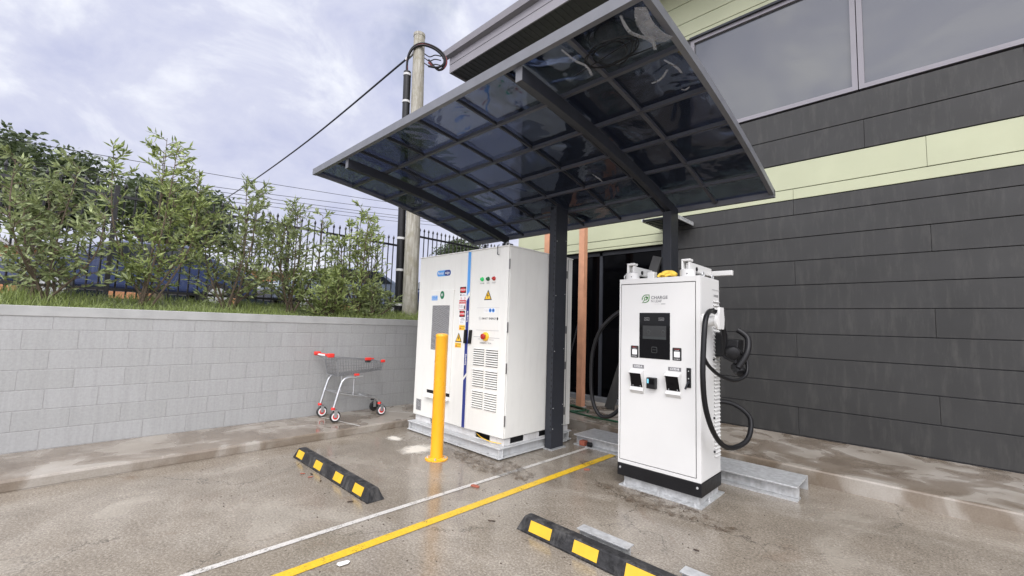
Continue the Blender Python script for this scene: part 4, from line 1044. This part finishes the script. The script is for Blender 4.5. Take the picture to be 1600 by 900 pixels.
for side in (-1, 1):
    rm.tube([bpt(k / 8, 1, side) for k in range(9)], .0065, 6); rm.tube([bpt(0, 0, side), bpt(0, 1, side)], .007, 6); rm.tube([bpt(1, 0, side), bpt(1, 1, side)], .006, 6)
    hx = -6.15 + side * .21
    rm.tube([bpt(.02, .95, side), (hx, 2.60, 1.005)], .008, 6); rm.tube([bpt(0, .05, side), (-6.15 + side * .2, 2.70, .93), (hx, 2.58, 1.0)], .007, 6)
rm.tube([bpt(1, 1, -1), bpt(1, 1, 1)], .0065, 6); rm.tube([bpt(0, 0, -1), bpt(0, 0, 1)], .006, 6); rm.tube([bpt(1, 0, -1), bpt(1, 0, 1)], .006, 6)
rm.build('basket_rim', mat('basket_rim_zinc', (.30, .31, .32), .35, metal=.6), t, smooth=True)
hb = MB().tube([(-6.385, 2.565, 1.015), (-5.915, 2.595, 1.012)], .0165, 12).build('handle', REDP, t, smooth=True)
for x0 in (-6.41, -5.965): MB().box(x0, x0 + .07, 2.555, 2.64, .985, 1.04).build('handle_end', REDP, hb, bevel=.012)
MB().box(-6.27, -6.03, 2.558, 2.562, 1.0, 1.022).build('handle_strip', STW, hb)
MB().box(-5.985, -5.955, 3.13, 3.22, .925, .965).build('coin_lock', REDP, t, bevel=.006)
m = MB()
for k in range(4): m.box(-5.975, -5.962, 3.135 + k * .022, 3.147 + k * .022, .895, .93)
m.build('coin_lock_teeth', BLACKP, t)
MB().box(-6.00, -5.96, 3.395, 3.455, .885, .925).build('corner_bumper', REDP, t, bevel=.008)
MB().box(-6.34, -6.30, 3.395, 3.455, .885, .925).build('corner_bumper', REDP, t, bevel=.008)
MB().box(-5.95, -5.915, 2.96, 3.03, .715, .745).build('basket_clip', REDP, t, bevel=.006)
def wheel(x, y, red=True, dr_=.035):
    cx = x; zc = .10 + .076; yc = y + dr_
    cs = MB(); cs.box(cx - .028, cx - .022, yc - .025, yc + .022, zc - .012, zc + .095); cs.box(cx + .022, cx + .028, yc - .025, yc + .022, zc - .012, zc + .095); cs.box(cx - .028, cx + .028, yc - .05, yc + .022, zc + .085, zc + .095)
    cs = cs.build('castor', CHROME, t, bevel=.003)
    MB().lathe((x, y, zc + .095), Z, [(.026, 0), (.028, .012), (.022, .03)], 14).build('castor_collar', REDP if red else BLACKP, cs, smooth=True)
    wl = MB().lathe((cx - .017, yc, zc), X, [(.058, 0), (.070, .004), (.076, .010), (.076, .024), (.070, .030), (.058, .034)], 26).build('wheel', RUBBER, t, smooth=True)
    MB().lathe((cx - .0185, yc, zc), X, [(.056, 0), (.056, .037)], 22).build('tyre_band', STW if red else RUBBER, wl, smooth=True)
    MB().lathe((cx - .0200, yc, zc), X, [(.038, 0), (.038, .040)], 18).build('hub', REDP if red else BLACKP, wl, smooth=True)
    MB().lathe((cx - .0300, yc, zc), X, [(.012, 0), (.012, .060)], 10).build('axle', CHROME, wl, smooth=True)
wheel(-5.93, 2.68); wheel(-6.37, 2.68); wheel(-5.97, 3.40); wheel(-6.33, 3.48, False)

# ------------------------------------------------------------------ wheel stops and offcuts
def wheel_stop(x0, x1, yf, label, tapes):
    t = thing('wheel_stop', ((x0 + x1) / 2, yf + .075, 0), label, 'wheel stop', 'rubber wheel stops in the parking bays')
    D, T, H = .155, .035, .10
    prof = [(0, 0), (D, 0), (D, .014), (D - .005, .018), (D - T, H - .008), (D - T - .008, H), (T + .008, H), (T, H - .008), (.005, .018), (0, .014)]
    m = MB(); n = len(prof); vs = []; fs = []
    st = [(x0, .0), (x0, 1), (x1, 1), (x1, 0)]
    for xx, e in ((x0, 0), (x1, 0)):
        for a, b in prof:
            inset = .045 * (b / H) * (1 if xx == x0 else -1); vs.append((xx + inset, yf + a, b))
    fs = [tuple(range(n))[::-1], tuple(range(n, 2 * n))] + [(i, (i + 1) % n, n + (i + 1) % n, n + i) for i in range(n)]
    m.add(vs, fs); b = m.build('rubber_block', RUBBER, t, bevel=.003)
    for a, c in tapes:
        tp = MB(); f = lambda k: (yf + .005 + (T - .005) * k, .018 + (H - .026) * k)
        (ya, za), (yb, zb) = f(.06), f(.97); nx = Vector((0, -.93, .37)) * .0022
        q = [Vector((a, ya, za)), Vector((c, ya, za)), Vector((c, yb, zb)), Vector((a, yb, zb))]
        tp.add([v + nx for v in q] + [v - nx * .5 for v in q], [(0, 1, 2, 3), (7, 6, 5, 4), (0, 4, 5, 1), (1, 5, 6, 2), (2, 6, 7, 3), (3, 7, 4, 0)])
        tp.build('reflective_tape', YELR, t)
    for xx in (x0 + .25, x1 - .25, (x0 + x1) / 2):
        MB().lathe((xx, yf + D / 2, H - .002), Z, [(.022, 0), (.022, .0035)], 12).build('fixing_hole', DARKHOLE, t)
wheel_stop(-5.03, -3.375, 1.865, 'black rubber wheel stop with yellow tape near the trolley', [(-4.96, -4.80), (-4.50, -4.34), (-4.05, -3.89), (-3.66, -3.50)])
wheel_stop(-2.255, -.60, 2.465, 'black rubber wheel stop with yellow tape in front of the charger', [(-2.14, -1.945), (-1.755, -1.565), (-1.37, -1.18), (-.95, -.76)])
for x0, x1, lb in ((-1.845, -1.45, 'short galvanised I-beam offcut lying behind the middle of the wheel stop'), (-1.11, -.70, 'short galvanised I-beam offcut nearest the bottom edge, behind the stop')):
    o = ibeam(MB(), (x0, 2.695, 0), (x1, 2.695, 0), .09, .09, .008).build('beam_offcut', GALV, bevel=.0015, org=((x0 + x1) / 2, 2.695, 0)); tag(o, lb, 'steel offcut', 'I-beam offcuts behind the wheel stop')

# ------------------------------------------------------------------ small litter
def scrap(name, cx, cy, sx, sy, rot, m, label, cat, group=None, h=.006, z=.006):
    c, s_ = math.cos(rot), math.sin(rot)
    pl = [(a * c - b * s_, a * s_ + b * c) for a, b in ((-sx, -sy * .8), (-sx * .2, -sy), (sx, -sy * .7), (sx * .8, sy * .6), (0, sy), (-sx * .9, sy * .7))]
    o = MB().prism(pl, (cx, cy, z), X, Y, Z, h).build(name, m, bevel=.002, org=(cx, cy, 0)); return tag(o, label, cat, group)
scrap('brick_chip', -3.08, 2.79, .045, .022, .2, REDBR, 'small red brick chip lying on the white line', 'brick chip', h=.012, z=.002)
scrap('paper_scrap', -2.65, 1.33, .022, .04, -.2, PAPER, 'crumpled white paper scrap beside the yellow line', 'paper scrap')
scrap('dead_leaf', -2.46, 2.41, .03, .007, .6, LEAFD, 'dark curled leaf on the concrete between the yellow line and the wheel stop', 'leaf')
scrap('dead_leaf', -1.2, 3.15, .02, .009, .2, LEAFD, 'small brown leaf in front of the right end of the charger', 'leaf')
scrap('dead_leaf', -3.5, 1.78, .025, .010, 1.2, LEAFD, 'dark leaf against the near end of the wheel stop by the trolley', 'leaf')
scrap('brick_chip', -2.67, 4.0, .035, .022, .9, REDBR, 'dull red brick chip beside the upper end of the yellow line', 'brick chip', h=.008, z=.002)
for k, (a, b) in enumerate(((-4.35, 1.80), (-4.28, 1.76), (-4.12, 1.79), (-4.42, 1.74))):
    scrap('dead_leaf', a, b, .018 + .006 * (k % 2), .008, k * 1.3, REDBR if k % 2 else LEAFD, 'tiny reddish leaf scrap in front of the wheel stop near the trolley', 'leaf', 'leaf scraps in front of the wheel stop')
vs = []; fs = []
for k in range(500):
    x = random.uniform(-5.4, .4); y = random.uniform(.9, 4.5); s_ = random.uniform(.002, .007); i = len(vs)
    vs += [(x - s_, y - s_ * .7, .001), (x + s_, y - s_ * .5, .001), (x + s_ * .4, y + s_, .001), (x, y, .001 + s_ * .9)]; fs += [(0 + i, 1 + i, 3 + i), (1 + i, 2 + i, 3 + i), (2 + i, i, 3 + i)]
tag(raw('grit', vs, fs, LEAFD), 'fine dark grit scattered over the concrete car park', 'grit', kind='stuff')

# ------------------------------------------------------------------ camera
cam = bpy.data.cameras.new('camera'); co = bpy.data.objects.new('camera', cam); COL.objects.link(co)
yaw, pitch, roll = R(44.00262), R(5.02086), R(1.88379)
f = Vector((-math.sin(yaw) * math.cos(pitch), math.cos(yaw) * math.cos(pitch), math.sin(pitch)))
r = Vector((math.cos(yaw), math.sin(yaw), 0)); u = r.cross(f)
r2 = r * math.cos(roll) + u * math.sin(roll); u2 = -r * math.sin(roll) + u * math.cos(roll)
co.matrix_world = Matrix(((r2.x, u2.x, -f.x, 0), (r2.y, u2.y, -f.y, 0), (r2.z, u2.z, -f.z, 1.5), (0, 0, 0, 1)))
cam.sensor_width = 36; cam.lens = 672.96 / 1600 * 36; cam.clip_end = 2000; cam.clip_start = .05
sc.camera = co

# ------------------------------------------------------------------ light
SUN_EL, SUN_AZ = 46, 142      # azimuth clockwise from +Y
sd = Vector((math.sin(R(SUN_AZ)) * math.cos(R(SUN_EL)), math.cos(R(SUN_AZ)) * math.cos(R(SUN_EL)), math.sin(R(SUN_EL))))
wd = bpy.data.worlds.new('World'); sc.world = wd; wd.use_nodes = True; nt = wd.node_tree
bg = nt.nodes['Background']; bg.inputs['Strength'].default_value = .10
sky = nt.nodes.new('ShaderNodeTexSky'); sky.sky_type = 'NISHITA'; sky.sun_disc = False
sky.sun_elevation = R(SUN_EL); sky.sun_rotation = R(SUN_AZ)
tc = nt.nodes.new('ShaderNodeTexCoord'); gen = tc.outputs['Generated']
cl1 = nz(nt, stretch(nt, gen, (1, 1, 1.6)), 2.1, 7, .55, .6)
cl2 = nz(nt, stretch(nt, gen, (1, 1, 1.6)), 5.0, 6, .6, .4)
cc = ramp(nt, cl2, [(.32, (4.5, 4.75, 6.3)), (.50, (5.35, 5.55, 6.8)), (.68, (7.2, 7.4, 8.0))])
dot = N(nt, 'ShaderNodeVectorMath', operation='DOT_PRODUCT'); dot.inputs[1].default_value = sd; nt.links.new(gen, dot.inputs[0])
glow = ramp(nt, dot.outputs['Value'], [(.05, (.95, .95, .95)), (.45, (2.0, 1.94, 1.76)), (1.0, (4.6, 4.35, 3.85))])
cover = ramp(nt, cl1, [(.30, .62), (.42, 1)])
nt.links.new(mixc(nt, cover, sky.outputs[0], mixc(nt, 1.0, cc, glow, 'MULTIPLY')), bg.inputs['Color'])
sl = bpy.data.lights.new('sun', 'SUN'); sl.energy = 1.0; sl.angle = R(26); sl.color = (1, .98, .94)
so = bpy.data.objects.new('sun', sl); COL.objects.link(so); so.rotation_euler = sd.to_track_quat('Z', 'Y').to_euler()
sc.view_settings.view_transform = 'Standard'; sc.view_settings.look = 'None'; sc.view_settings.gamma = 1
sc.view_settings.exposure = .47
sc.cycles.max_bounces = 8; sc.cycles.transparent_max_bounces = 16
